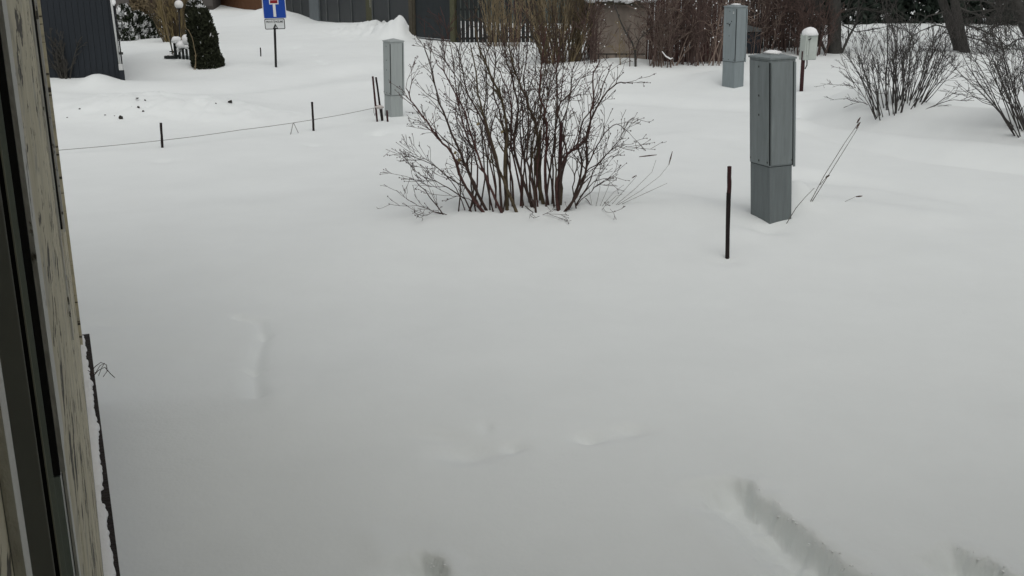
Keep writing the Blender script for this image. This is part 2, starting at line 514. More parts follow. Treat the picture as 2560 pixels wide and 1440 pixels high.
# ------------------------------------------------------------------ house wall along the left edge, plus an unseen block added for shade
AZ = math.atan((1280 - 100) / F_PX * CP)
DW = 0.051                                   # camera to wall
NX = Vector((math.cos(AZ), math.sin(AZ), 0))
house = thing('house', 'pale yellow flaking house wall with dark windows along the left edge', 'house', (-NX.x * DW, -NX.y * DW, 0))
house.rotation_euler = (0, 0, AZ)
T1 = 7.0                                      # far corner
LZ = H - 2.337                                 # ledge height
def hp(name, boxes, m, parent=house, bevel=0.0):
    mb = MB()
    for b in boxes: mb.box(*b)
    return mb.build(name, M[m], parent, local=True, bevel=bevel)
TOP = 6.3  # wall height raised so the house blocks more sky over the foreground
W1, W2 = (0.61, 1.34), (3.85, 5.35)           # the two window openings along the wall
W1B, W2B = H - 1.05, H - 1.25
for bx_ in ((-0.16, 0, -0.9, 0.57, LZ, TOP), (-0.16, 0, 0.57, 1.48, LZ, W1B), (-0.16, 0, 0.57, 1.48, H + 0.75, TOP), (-0.16, 0, W2[0], W2[1], LZ, W2B),
            (-0.16, 0, W2[0], W2[1], H + 0.75, TOP), (-0.16, 0, W2[1], T1 - 0.001, LZ, TOP), (-0.16, 0, 1.48, W2[0], LZ, TOP),
            (-6.0, -0.161, T1 - 0.16, T1, LZ, TOP), (-6.2, -6.0, -6, T1, LZ, TOP), (-0.16, 16.0, -1.1, -0.9, LZ, TOP), (15.8, 16.0, -6, -1.101, LZ, TOP)):  # boxes reaching far right: unseen block behind camera, added to shade foreground
    hp('wall', [bx_], 'flaking')
hp('plinth', [(-6.2, -0.02, -6, T1 - 0.02, -1.2, LZ - 0.001)], 'plinth')
hp('plinth', [(-0.019, 15.9, -5.9, -0.93, -1.2, LZ - 0.001)], 'plinth')  # base of the added shading block behind the camera
hp('trim_board', [(0.0005, 0.006, 0.57, 0.61, W1B - 0.1, H + 0.8)], 'trim_white')
hp('trim_board', [(0.0005, 0.006, 1.34, 1.48, H - 0.62, H + 0.8)], 'trim_white')
hp('trim_board', [(0.0005, 0.004, 1.39, 1.46, LZ + 0.02, H - 0.622)], 'trim_white')
hp('trim_board', [(0.0005, 0.006, W2[0] - 0.08, W2[0], W2B - 0.02, H + 0.8)], 'trim_white')
hp('trim_board', [(0.0005, 0.010, W2[1], W2[1] + 0.12, W2B - 0.02, H + 0.8)], 'trim_white')
hp('corner_board', [(0.0005, 0.016, T1 - 0.22, T1 + 0.004, LZ, TOP)], 'flaking')
w1 = hp('window', [(-0.160, -0.0466, W1[0], W1[0] + 0.03, W1B, H + 0.75), (-0.160, -0.062, W1[0] + 0.03, W1[1] - 0.01, W1B, W1B + 0.06)], 'frame_dark')
hp('pane', [(-0.075, -0.069, W1[0] + 0.03, W1[1] - 0.03, W1B + 0.06, H + 0.74)], 'glass', w1)
hp('sash', [(-0.066, -0.0205, W1[1] - 0.028, W1[1] - 0.004, W1B, H + 0.75)], 'frame_dark', w1, 0.001)
hp('gasket', [(-0.0204, -0.0154, W1[1] - 0.020, W1[1] - 0.004, W1B, H + 0.75)], 'frame_black', w1)
hp('bead', [(-0.0153, -0.0137, W1[1] - 0.024, W1[1] - 0.004, W1B, H + 0.75)], 'trim_line', w1)
hp('jamb', [(-0.0136, -0.0081, W1[1] - 0.016, W1[1] - 0.004, W1B, H + 0.75)], 'frame_green', w1)
hp('reveal', [(-0.0080, 0.0004, W1[1] - 0.010, W1[1] - 0.002, H - 0.62, H + 0.75)], 'frame_black', w1)
hp('reveal', [(-0.0080, -0.0004, W1[1] - 0.010, W1[1] - 0.002, W1B, H - 0.622)], 'frame_green', w1)
hp('sill', [(-0.160, -0.0005, W1[1] - 0.002, 1.478, W1B, H + 0.75)], 'frame_dark', w1)
w2 = hp('window', [(-0.155, -0.001, W2[1] - 0.03, W2[1] - 0.001, W2B, H + 0.75), (-0.155, -0.03, W2[0] + 0.001, W2[0] + 0.03, W2B, H + 0.75),
                   (-0.155, -0.02, W2[0] + 0.031, W2[1] - 0.031, W2B, W2B + 0.06)], 'frame_black')
hp('pane', [(-0.09, -0.084, W2[0] + 0.03, W2[1] - 0.03, W2B + 0.06, H + 0.74)], 'glass', w2)
hp('bead', [(-0.012, -0.0095, W2[1] - 0.036, W2[1] - 0.0305, W2B, H + 0.75)], 'trim_line', w2)
hp('ledge', [(0.001, 0.060, 0.9, T1 + 0.02, LZ - 0.03, LZ)], 'flashing')
rf = MB()
rf.v = [(0.25, -0.5, TOP), (0.25, T1 + 0.4, TOP), (-3.1, T1 + 0.6, TOP + 2.4), (-3.1, -3.5, TOP + 2.4), (-6.8, T1 + 0.6, TOP), (-6.8, -6.6, TOP), (16.5, -6.6, TOP), (16.5, -3.5, TOP + 2.4), (16.5, -0.5, TOP),
        (0.25, T1 + 0.4, TOP - 0.12), (-6.8, T1 + 0.6, TOP - 0.12), (0.25, -0.5, TOP - 0.12), (16.5, -0.5, TOP - 0.12), (-6.8, -6.6, TOP - 0.12), (16.5, -6.6, TOP - 0.12)]
rf.f = [(0, 1, 2, 3), (3, 2, 4, 5), (5, 6, 7, 3), (3, 7, 8, 0), (1, 9, 10, 4, 2), (0, 11, 9, 1), (8, 12, 11, 0), (6, 14, 12, 8, 7), (5, 13, 14, 6), (4, 10, 13, 5), (9, 11, 12, 14, 13, 10)]
rf.build('roof', M['roof'], house, local=True)  # also covers the added unseen block, to keep sky light off the snow
# snow lying on the ledge
sl = MB()
prev = None
tt = np.linspace(0.95, T1 - 0.03, 420)
prof = 7
for i, t in enumerate(tt):
    n1, n2, n3 = (mnoise.noise(Vector((t * q, w_, 1))) for q, w_ in ((2.1, 0), (6.5, 3), (13, 5)))
    hgt = 0.026 + 0.010 * n1 + 0.010 * n2 + 0.008 * n3
    wd = 0.037 + 0.010 * n1 + 0.010 * n2 + 0.012 * n3 + 0.006 * mnoise.noise(Vector((t * 31, 2, 2)))
    if mnoise.noise(Vector((t * 3.3, 11, 5))) > 0.36: hgt *= 0.4; wd *= 0.6
    if t > T1 - 0.5: hgt *= 0.55; wd *= 0.75
    for j in range(prof):
        a = math.pi * 0.5 * j / (prof - 1)
        sl.v.append((0.002 + wd * math.sin(a), t, LZ + 0.002 + hgt * (math.cos(a) ** 0.7 if j < prof - 1 else 0)))
    if i:
        b0, b1 = (i - 1) * prof, i * prof
        for j in range(prof - 1):
            sl.f.append((b0 + j, b0 + j + 1, b1 + j + 1, b1 + j))
so = sl.build('snow_strip', M['snow_cap'], None, smooth=True, local=True)
so.location = house.location; so.rotation_euler = house.rotation_euler
tag(so, 'lumpy strip of snow lying on the dark ledge of the house', 'snow', kind='stuff')
cw = thing('curled_wire', 'thin dark curled wire sticking out beside the snowy ledge', 'wire', house.location.copy())
def wall_pt(t, n, z):
    return Vector((-NX.x * DW, -NX.y * DW, 0)) + NX * n + Vector((-math.sin(AZ), math.cos(AZ), 0)) * t + Vector((0, 0, z))
ycw = at_y(228, 935, 5.6)
for (pl, rr) in (([(226, 938), (236, 918), (252, 906), (266, 912), (268, 928), (258, 942)], 0.0022),
                 ([(232, 942), (246, 926), (262, 918), (276, 934), (287, 944)], 0.0022),
                 ([(238, 934), (250, 914), (262, 908)], 0.0018), ([(246, 940), (254, 920), (260, 910)], 0.0016), ([(220, 926), (232, 934), (242, 930)], 0.002)):
    MB().tube([at_y(a, b, 5.55 + 0.02 * k) for k, (a, b) in enumerate(pl)], rr, 4).build('strand', M['bark'], cw)

# ------------------------------------------------------------------ power cabinets
def cabinet(label, group, base, top_px, joint_f, left_px, right_px, alpha, m, lid_snow, low_scale=0.93, names=('body',)):
    """base: pixel of the near vertical edge where it meets the snow; top_px: pixel of that edge's top"""
    b = at(*base)
    tp = at_y(top_px[0], top_px[1], b.y)
    axis = tp - b
    hgt = axis.length
    vd = Vector((b.x, b.y, 0)).normalized()
    pl = Vector((-vd.y, vd.x, 0))
    zc = b.y * CP + (H - b.z) * SP
    wl = left_px * zc / F_PX; wr = right_px * zc / F_PX
    dl = pl * math.cos(alpha) + vd * math.sin(alpha)
    dr = -pl * math.sin(alpha) + vd * math.cos(alpha)
    sl_, sr_ = wl / math.cos(alpha), wr / math.sin(alpha)
    az = axis.normalized()
    root = thing('power_cabinet', label, 'utility cabinet', b, group)
    rm = Matrix((( -dl.x, dr.x, az.x, 0), (-dl.y, dr.y, az.y, 0), (-dl.z, dr.z, az.z, 0), (0, 0, 0, 1)))
    # local x: from the near edge back along the left face is -x; y back along the right face
    g = 0.006
    hj = hgt * joint_f
    def bx(name, bs, mm, par=root, bevel=0.0):
        mb = MB()
        for q in bs: mb.box(*q, mtx=rm)
        return mb.build(name, mm, par, local=True, bevel=bevel)
    L, Rr = sl_, sr_
    e = 0.004
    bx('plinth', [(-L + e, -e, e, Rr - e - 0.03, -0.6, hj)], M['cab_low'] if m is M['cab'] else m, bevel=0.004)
    body = bx('body', [(-L, 0, 0, Rr, hj + g, hgt)], m, bevel=0.005)
    bx('seam', [(-L + 0.006, -0.006, 0.006, Rr - 0.006, hj, hj + g)], M['seam'])
    # door leaf on each visible side, a dark edge gap between
    bx('door', [(-L + 0.012, -0.010, -0.010, -0.0005, hj + 0.02, hgt - 0.025)], m, body, 0.003)
    bx('side_panel', [(0.0005, 0.008, 0.016, Rr - 0.040, hj + 0.02, hgt - 0.025)], m, body, 0.003)
    bx('edge_strip', [(0.0005, 0.016, Rr - 0.030, Rr - 0.004, hj - 0.012, hgt - 0.03)], m, body, 0.003)
    bx('edge_gap', [(0.0003, 0.004, Rr - 0.038, Rr - 0.030, hj + 0.01, hgt - 0.025)], M['seam'], body)
    bx('edge_gap', [(-0.008, 0.001, -0.002, 0.008, hj + 0.02, hgt - 0.03)], M['seam'], body)
    for (x, z) in ((-L * 0.5, hj + 0.05), (-L * 0.08, hj + 0.05), (-L * 0.92, hj + 0.06), (-L * 0.5, hj + (hgt - hj) * .48), (-L * 0.5, hj + (hgt - hj) * .66), (-L * 0.5, hgt - 0.08)):
        mb = MB(); mb.box(x - 0.006, x + 0.006, -0.0135, -0.0100, z - 0.010, z + 0.010, mtx=rm); mb.build('screw', M['screw'], body, local=True)
    mb = MB(); mb.box(0.008, 0.0115, Rr * 0.85, Rr * 0.85 + 0.012, hj + 0.05, hj + 0.07, mtx=rm); mb.build('screw', M['screw'], body, local=True)
    # lid: low hipped cap with an overhang
    o_ = 0.009
    lid = MB()
    for (x, y, z) in ((-L - o_, -o_, hgt), (o_, -o_, hgt), (o_, Rr + o_, hgt), (-L - o_, Rr + o_, hgt),
                      (-L - o_, -o_, hgt + 0.018), (o_, -o_, hgt + 0.018), (o_, Rr + o_, hgt + 0.018), (-L - o_, Rr + o_, hgt + 0.018), (-L * 0.5, Rr * 0.5, hgt + 0.06)):
        lid.v.append(tuple(rm @ Vector((x, y, z))))
    lid.f = [(3, 2, 1, 0), (0, 1, 5, 4), (1, 2, 6, 5), (2, 3, 7, 6), (3, 0, 4, 7), (4, 5, 8), (5, 6, 8), (6, 7, 8), (7, 4, 8)]
    lid.build('lid', m, root, local=True)
    if lid_snow:
        sb = MB().blob((0, 0, 0), *lid_snow, nu=18, nv=8, rough=0.3, seed=2)
        o = sb.build('snow_patch', M['snow_cap'], None, smooth=True, local=True)
        o.location = b + (rm @ Vector((-L * 0.5, Rr * 0.5, hgt + 0.052)))
        return root, rm, L, Rr, hgt, hj, o
    return root, rm, L, Rr, hgt, hj, None

r1 = cabinet('tall dark grey power cabinet in front, close to the dark stake', 'street power cabinets', (1924, 561), (1925, 150), 0.355, 50, 60, R(50), M['cab'], (0.085, 0.075, 0.028))
tag(r1[6], 'small patch of snow on the lid of the front cabinet', 'snow patch')
r2 = cabinet('pale grey power cabinet behind the twigs beside leaning stakes', 'street power cabinets', (978, 293), (975, 106), 0.285, 17, 34, R(28) + R(35), M['cab_pale'], None)
r3 = cabinet('distant bluish grey power cabinet in front of the brown thicket', 'street power cabinets', (1835, 221), (1842, 19), 0.325, 31, 26, R(40), M['cab_blue'], (0.10, 0.07, 0.02))
tag(r3[6], 'thin snow crust on the lid of the distant cabinet', 'snow patch')
# small sticker and scrawl on the distant cabinet's door
root, rm, L, Rr, hgt, hj, _ = r3
def on_left(name, x, z, w, h_, mm):
    mb = MB(); mb.box(x, x + w, -0.0135, -0.0102, z, z + h_, mtx=rm); return mb.build(name, mm, root, local=True)
on_left('sticker', -L * 0.25, hgt - 0.10, 0.03, 0.014, M['white'])
on_left('sticker', -L * 0.25, hgt - 0.125, 0.03, 0.014, M['white'])
for k, (a, c, w, h_) in enumerate(((0.72, .345, .02, .02), (0.62, .35, .012, .035), (0.55, .36, .03, .02), (0.46, .35, .012, .03), (0.36, .30, .015, .03), (0.50, .375, .02, .012))):
    on_left('scrawl_mark', -L * a, hgt - c, w, h_, M['seam'])

# ------------------------------------------------------------------ stakes, rope
def stake(label, base, top, wpx, m, cat='stake', name='marker_stake', group='stakes in the snow', split=None):
    b = at(*base); tp = at_y(*top, b.y)
    zc = b.y * CP + (H - b.z) * SP
    r = wpx * zc / F_PX / 2
    root = thing(name, label, cat, b, group)
    ax = (tp - b)
    yw = Matrix.Rotation(0.3, 4, 'Z')
    def seg(nm, f0, f1, mm):
        mb = MB()
        p, q = b + ax * f0, b + ax * f1
        n = 5
        pts = [p.lerp(q, i / n) + Vector((random.uniform(-1, 1), random.uniform(-1, 1), 0)) * r * 0.10 for i in range(n + 1)]
        mb.tube(pts, [r * random.uniform(0.93, 1.07) for _ in pts], 6)
        return mb.build(nm, mm, root)
    if split:
        seg('shaft', -0.3, split, m); seg('painted_top', split, 1.0, M['stake_red'])
    else:
        seg('shaft', -0.3, 1.0, m)
    return root, b, tp
stake('thick dark stake standing alone left of the front cabinet', (1818, 645), (1824, 416), 11, M['stake'], split=0.72)
stake('dark stake at the far left that carries the rope', (406, 369), (402, 307), 6.5, M['stake'])
stake('slim dark stake midway along the rope', (784, 327), (780, 255), 5.5, M['stake'])
stake('long leaning reddish stake beside the pale cabinet', (943, 304), (932, 191), 5, M['stake_red'])
stake('long leaning black stake next to the reddish leaning one', (955, 302), (940, 193), 5, M['stake'])
stake('short bright red stake at the foot of the pale cabinet', (969, 304), (967, 276), 5, M['stake_red'])
stake('short dark stake tucked by the end of the rope', (957, 301), (953, 266), 5, M['stake'])
stake('stake with a reddish top standing inside the large bare bush', (1396, 520), (1403, 306), 9, M['stake'], split=0.45)
stake('tiny black stake left of the blue sign', (652, 141), (651, 119), 3, M['stake'])
# rope: one catenary from the wall side to the leaning stakes
nodes = [(-150, 395), (140, 376), (405, 351), (600, 325), (784, 299), (935, 270), (954, 267)]
rp = []
ref = [at(406, 369).y, at(784, 327).y, at(943, 304).y]
def rope_y(px): return np.interp(px, [-150, 405, 784, 940], [ref[0] - 1.4, ref[0], ref[1], ref[2]])
for (a, b_) in zip(nodes[:-1], nodes[1:]):
    for k in range(8):
        t = k / 8
        px, py = a[0] + (b_[0] - a[0]) * t, a[1] + (b_[1] - a[1]) * t + 1.2 * math.sin(math.pi * t)
        rp.append(at_y(px, py, rope_y(px)))
rp.append(at_y(*nodes[-1], rope_y(954)))
rope = thing('rope', 'thin grey rope strung low between the stakes', 'rope', at(784, 327))
MB().tube(rp, 0.0052, 5).build('line', M['rope'], rope)
kn = MB(); c = at_y(948, 268, rope_y(945)); kn.blob(c, 0.09, 0.03, 0.035, 8, 5, 0.5, 3); kn.build('wrapping', M['cloth'], rope, smooth=True)
MB().tube([at_y(934, 270, rope_y(940)), at_y(935, 282, rope_y(940)), at_y(937, 290, rope_y(940)), at_y(939, 280, rope_y(940)), at_y(939, 270, rope_y(940))], 0.006, 5).build('loose_end', M['rope'], rope)
pr = thing('wire_prop', 'little inverted V of grey wire under the rope', 'prop', at(735, 335))
yv = at(735, 336).y
MB().tube([at_y(726, 338, yv), at_y(733, 307, yv)], 0.007, 5).build('leg', M['rope'], pr)
MB().tube([at_y(746, 333, yv), at_y(734, 307, yv)], 0.006, 5).build('leg', M['rope'], pr)

# ------------------------------------------------------------------ road sign
sb_ = at(690, 168)
zc = sb_.y * CP + (H - sb_.z) * SP
ppm = F_PX / zc
sign = thing('road_sign', 'blue dead end road sign with a white plate on a black pole', 'sign', sb_)
ptop = at_y(684, -15, sb_.y)
pdir = (ptop - sb_)
MB().tube([sb_ - pdir * .3, ptop], 0.030, 10).build('pole', M['black'], sign, smooth=True)
def sgn_m(px, py, dy):
    p = at_y(px, py, sb_.y - dy) - sb_
    return Matrix.Translation(p) @ Matrix.Rotation(R(-1.5), 4, 'Y')
def rrect(w, h_, r, n=4):
    pts = []
    for (cx, cz, a0) in ((w / 2 - r, h_ / 2 - r, 0), (-w / 2 + r, h_ / 2 - r, 90), (-w / 2 + r, -h_ / 2 + r, 180), (w / 2 - r, -h_ / 2 + r, 270)):
        for k in range(n + 1):
            a = R(a0 + 90 * k / n); pts.append((cx + r * math.cos(a), cz + r * math.sin(a)))
    return pts
w = 57 / ppm
mtx = sgn_m(685.5, 17, 0.04)
MB().prism(rrect(w, w, 0.03), 0, 0.012, mtx).build('backing', M['white'], sign, local=True)
MB().prism(rrect(w * 0.945, w * 0.945, 0.025), -0.003, -0.0005, mtx).build('blue_face', M['blue'], sign, local=True)
MB().prism(rrect(w * 0.115, w * 0.62, 0.002), -0.006, -0.0032, mtx @ Matrix.Translation((0, 0, -w * 0.11))).build('white_stem', M['white'], sign, local=True)
MB().prism(rrect(w * 0.40, w * 0.215, 0.004), -0.0085, -0.0062, mtx @ Matrix.Translation((0, 0, w * 0.21))).build('white_bar_edge', M['white'], sign, local=True)
MB().prism(rrect(w * 0.32, w * 0.135, 0.002), -0.011, -0.0087, mtx @ Matrix.Translation((0, 0, w * 0.215))).build('red_bar', M['red'], sign, local=True)
pw, ph_ = 50 / ppm, 25.5 / ppm
mtx = sgn_m(687, 60, 0.04)
plate = MB().prism(rrect(pw, ph_, 0.03), 0, 0.010, mtx).build('plate', M['black'], sign, local=True)
MB().prism(rrect(pw * 0.93, ph_ * 0.86, 0.022), -0.003, -0.0005, mtx).build('white_face', M['white'], plate, local=True)
def text_mesh(s, size, m, mtx, parent, name, width=None):
    cu = bpy.data.curves.new(name, 'FONT'); cu.body = s; cu.size = size; cu.align_x = 'CENTER'; cu.align_y = 'CENTER'; cu.extrude = 0.0008; cu.offset = 0.0012
    to = bpy.data.objects.new(name, cu); C.objects.link(to)
    dg = bpy.context.evaluated_depsgraph_get(); dg.update()
    me = bpy.data.meshes.new_from_object(to.evaluated_get(dg))
    bpy.data.objects.remove(to)
    wd = max(v.co.x for v in me.vertices) - min(v.co.x for v in me.vertices)
    k = (width / wd) if width else 1
    for v in me.vertices:
        v.co = mtx @ Vector((v.co.x * k, -0.0045 - v.co.z, v.co.y))
    me.materials.clear(); me.materials.append(m)
    o = bpy.data.objects.new(name, me); C.objects.link(o); o.parent = parent
    return o
text_mesh('PRIVĀTĪPAŠUMS', ph_ * 0.27, M['black'], mtx @ Matrix.Translation((0, 0, ph_ * 0.20)), plate, 'lettering', pw * 0.84)
tri = MB()
def trib(a, b_, wd):
    a, b_ = Vector(a), Vector(b_); d = (b_ - a).normalized(); nn = Vector((-d.y, d.x)) * wd / 2
    a2, b2 = a - d * wd / 2, b_ + d * wd / 2
    tri.prism([(a2 + nn)[:], (b2 + nn)[:], (b2 - nn)[:], (a2 - nn)[:]], -0.006, -0.0035, mtx @ Matrix.Translation((0.01, 0, -ph_ * 0.20)))
q = ph_ * 0.20
trib((-q, -q), (0, q * 0.95), 0.016); trib((0, q * 0.95), (q, -q), 0.016); trib((q, -q), (-q, -q), 0.016); trib((0, q * 0.1), (-q * .3, -q * .5), 0.03)
tri.build('triangle_symbol', M['black'], plate, local=True)

# ------------------------------------------------------------------ branching plants
def bent(p, d, L, k, wob, lift):
    pts = [Vector(p)]; d = Vector(d).normalized(); ds = [d.copy()]
    for i in range(k):
        d = d + Vector((random.gauss(0, wob), random.gauss(0, wob), random.gauss(0, wob * .8) + lift))
        d.normalize(); pts.append(pts[-1] + d * (L / k)); ds.append(d.copy())
    return pts, ds

def twigs(mb, pts, ds, rads, level, spec):
    """side shoots along a finished axis"""
    Ltot = sum((a - b).length for a, b in zip(pts[:-1], pts[1:]))
    n = spec['n'][level]
    if spec.get('dens'):
        q = n * Ltot; n = int(q) + (random.random() < q - int(q))
    for j in range(n):
        f = random.uniform(spec['from'][level], 1.0)
        x = f * (len(pts) - 1); i = min(int(x), len(pts) - 2); t = x - i
        p = pts[i].lerp(pts[i + 1], t); d0 = ds[i]
        r0 = (rads[i] * (1 - t) + rads[i + 1] * t) * 0.62
        ax = Vector((random.gauss(0, 1), random.gauss(0, 1), random.gauss(0, .6)))
        ax = ax - d0 * ax.dot(d0)
        if ax.length < 1e-4: continue
        ax.normalize()
        an = spec['ang'] * random.uniform(.7, 1.3)
        d = d0 * math.cos(an) + ax * math.sin(an)
        if spec.get('dens'):
            L = min(spec['len'][level] * random.uniform(0.45, 1.25), 0.75 * Ltot)
        else:
            L = Ltot * spec['len'][level] * random.uniform(0.5, 1.15) * (1.15 - 0.5 * f)
        k = 4 if level == 0 else 3
        q, qd = bent(p, d, L, k, spec['wob'] * (1.0 if level < 2 else 1.3), spec['lift'])
        rr = [max(spec['rmin'], r0 * (1 - 0.75 * s / k)) for s in range(k + 1)]
        mb.tube(q, rr, spec['sides'][level], cap=False)
        if spec.get('bud') and random.random() < 0.6:
            b = spec['bud'] * random.uniform(0.7, 1.3)
            mb.blob(q[-1], b, b, b * 1.4, 4, 3)
        if level + 1 < len(spec['n']):
            twigs(mb, q, qd, rr, level + 1, spec)

# the large bush: main stems follow the photo, each a part with its own twigs
BY = at(1290, 535).y
bush = thing('bare_bush', 'large bare bush with many dark budded stems in the middle of the snow', 'bush', at(1290, 535))
SPEC_B = dict(dens=True, n=[7.6, 8.0, 7], len=[0.29, 0.15, 0.07], ang=R(34), wob=0.11, lift=0.045, rmin=0.0021, sides=[5, 4, 3], bud=0.0052)
SPEC_B['from'] = [0.22, 0.2, 0.2]
def px_stem(pl, r0, m, dy=0.0, spec=SPEC_B, parent=bush, fan=0.0, rtip=0.28):
    b = at(pl[0][0], pl[0][1])
    y0 = b.y
    if parent is bush: pl = [pl[0]] + [(1290 + (a - 1290) * .935, c) for a, c in pl[1:]]
    raw = [at_y(a, c, y0 + dy * (i / max(1, len(pl) - 1)) ** 1.2) for i, (a, c) in enumerate(pl)]
    raw[0] = raw[0] - (raw[1] - raw[0]).normalized() * 0.15
    pts = []                                   # catmull-rom
    for i in range(len(raw) - 1):
        p0, p1, p2, p3 = raw[max(0, i - 1)], raw[i], raw[i + 1], raw[min(len(raw) - 1, i + 2)]
        for k in range(3):
            t = k / 3
            pts.append(0.5 * ((2 * p1) + (p2 - p0) * t + (2 * p0 - 5 * p1 + 4 * p2 - p3) * t * t + (3 * p1 - p0 - 3 * p2 + p3) * t ** 3))
    pts.append(raw[-1])
    pts = [p + Vector((random.gauss(0, .006), random.gauss(0, .012), random.gauss(0, .006))) if i else p for i, p in enumerate(pts)]
    n = len(pts)
    rads = [r0 * (1 - (1 - rtip) * (i / (n - 1)) ** 0.85) for i in range(n)]
    ds = [(pts[min(i + 1, n - 1)] - pts[max(i - 1, 0)]).normalized() for i in range(n)]
    mb = MB(); mb.tube(pts, [q * 0.98 for q in rads], 6)
    twigs(mb, pts, ds, rads, 0, spec)
    return mb.build('stem', m, parent, smooth=True)

B, BR, BO = M['bark'], M['bark_red'], M['bark_olive']
STEMS = [
    ([(1108, 536), (1060, 494), (1020, 452), (1003, 450)], .008, B, -.1),
    ([(1104, 534), (1052, 522), (1020, 510), (996, 498)], .006, B, -.2),
    ([(1115, 537), (1075, 528), (1048, 540), (1006, 528)], .005, B, -.3),
    ([(1210, 530), (1155, 466), (1119, 383), (1082, 344), (1040, 290), (1012, 252), (995, 218)], .017, BR, .1),
    ([(1214, 527), (1171, 450), (1140, 383), (1110, 310), (1086, 258), (1062, 170), (1044, 108)], .018, B, .3),
    ([(1205, 530), (1168, 480), (1120, 450), (1060, 410), (1010, 388)], .011, B, -.3),
    ([(1178, 530), (1150, 498), (1110, 470), (1060, 448), (1008, 420)], .010, B, -.1),
    ([(1147, 528), (1142, 450), (1120, 380), (1080, 330), (1042, 302)], .009, B, .5),
    ([(1256, 532), (1226, 476), (1200, 420), (1172, 345), (1150, 280), (1110, 200), (1075, 150)], .016, BR, .2),
    ([(1252, 530), (1245, 445), (1222, 360), (1198, 292), (1160, 235), (1142, 150), (1120, 105)], .016, B, .0),
    ([(1292, 530), (1265, 468), (1244, 420), (1218, 330), (1195, 260), (1182, 180), (1168, 110)], .020, BO, .4),
    ([(1268, 525), (1262, 420), (1266, 330), (1250, 250), (1216, 180), (1190, 105), (1180, 70)], .022, BO, .6),
    ([(1285, 520), (1270, 400), (1250, 300), (1232, 230), (1235, 150), (1228, 80)], .014, B, .3),
    ([(1330, 518), (1306, 444), (1285, 372), (1288, 320), (1296, 270), (1280, 200), (1262, 140), (1255, 60)], .018, B, .1),
    ([(1340, 530), (1330, 440), (1318, 380), (1325, 300), (1312, 220), (1318, 130), (1330, 60)], .013, B, -.2),
    ([(1358, 510), (1346, 430), (1350, 344), (1338, 300), (1318, 250), (1285, 170), (1270, 110)], .024, BO, .3),
    ([(1368, 512), (1366, 430), (1372, 345), (1368, 290), (1352, 230), (1362, 150), (1370, 70)], .019, BR, .1),
    ([(1362, 515), (1378, 440), (1392, 380), (1400, 300), (1400, 230), (1398, 160), (1420, 110)], .013, B, .5),
    ([(1398, 526), (1400, 455), (1428, 385), (1455, 371), (1482, 330), (1494, 250), (1498, 180), (1518, 150)], .019, BR, .0),
    ([(1396, 524), (1412, 440), (1425, 390), (1410, 320), (1402, 265), (1440, 230), (1470, 190)], .014, B, .4),
    ([(1410, 528), (1450, 492), (1480, 412), (1480, 330), (1520, 245), (1560, 210), (1580, 208)], .018, B, -.1),
    ([(1412, 526), (1440, 505), (1470, 440), (1500, 380), (1530, 330), (1560, 310), (1592, 332)], .012, B, -.2),
    ([(1450, 492), (1478, 474), (1510, 450), (1548, 445)], .008, B, .1),
    ([(1440, 512), (1476, 470), (1510, 410), (1550, 372), (1585, 368)], .010, B, .3),
    ([(1420, 524), (1455, 465), (1466, 408), (1456, 360), (1470, 300), (1505, 260), (1530, 200), (1540, 165)], .014, B, .6),
    ([(1330, 528), (1344, 536), (1370, 534), (1392, 526)], .006, B, -.3),
    ([(1478, 512), (1500, 522), (1520, 524), (1530, 514)], .005, B, -.3),
    ([(1232, 528), (1210, 450), (1185, 380), (1150, 340), (1130, 290), (1128, 230)], .010, B, .7),
    ([(1190, 528), (1170, 420), (1180, 340), (1165, 290), (1140, 180), (1145, 120)], .010, B, .9),
    ([(1300, 515), (1312, 420), (1300, 330), (1310, 250), (1340, 180), (1345, 110)], .010, B, .9),
    ([(1240, 520), (1232, 440), (1215, 390), (1225, 320), (1245, 260), (1270, 220), (1300, 150)], .010, BR, .8),
    ([(1380, 510), (1384, 450), (1370, 380), (1390, 340), (1425, 270), (1440, 200), (1460, 150)], .011, B, .8),
    ([(1345, 505), (1330, 420), (1340, 340), (1365, 260), (1400, 190), (1420, 120)], .010, B, 1.0),
    ([(1310, 515), (1290, 430), (1275, 340), (1280, 270), (1255, 200), (1225, 150), (1205, 110)], .012, BR, .5),
    ([(1225, 525), (1215, 430), (1205, 350), (1190, 300), (1175, 250), (1105, 160), (1100, 130)], .010, B, .4),
    ([(1160, 525), (1130, 470), (1095, 430), (1050, 400), (1020, 385)], .007, B, .4),
    ([(1200, 528), (1165, 500), (1120, 490), (1080, 470), (1050, 465)], .006, B, -.2),
    ([(1440, 515), (1490, 480), (1520, 455), (1560, 450), (1550, 440)], .006, B, .2),
    ([(1425, 520), (1470, 440), (1520, 400), (1555, 360), (1585, 345)], .009, B, -.3),
]
for (pl, r, m, dy) in STEMS:
    px_stem(pl, r, m, dy)
random.seed(77)
for k in range(9):                      # thinner stems that fill the clump, front and back
    f = random.uniform(-1, 1)
    x0, y0_ = 1290 + f * 190 + random.gauss(0, 15), 520 + random.uniform(-18, 10)
    x1 = 1290 + f * 240 + random.gauss(0, 25); top_ = 95 + 190 * abs(f) ** 1.6 + random.uniform(-30, 90)
    pl = [(x0 + (x1 - x0) * t ** 1.15 + random.gauss(0, 8) * (t > 0), y0_ + (top_ - y0_) * t) for t in (0, .2, .4, .6, .8, 1)]
    px_stem(pl, random.uniform(.007, .011), B, random.uniform(-.5, 1.0))
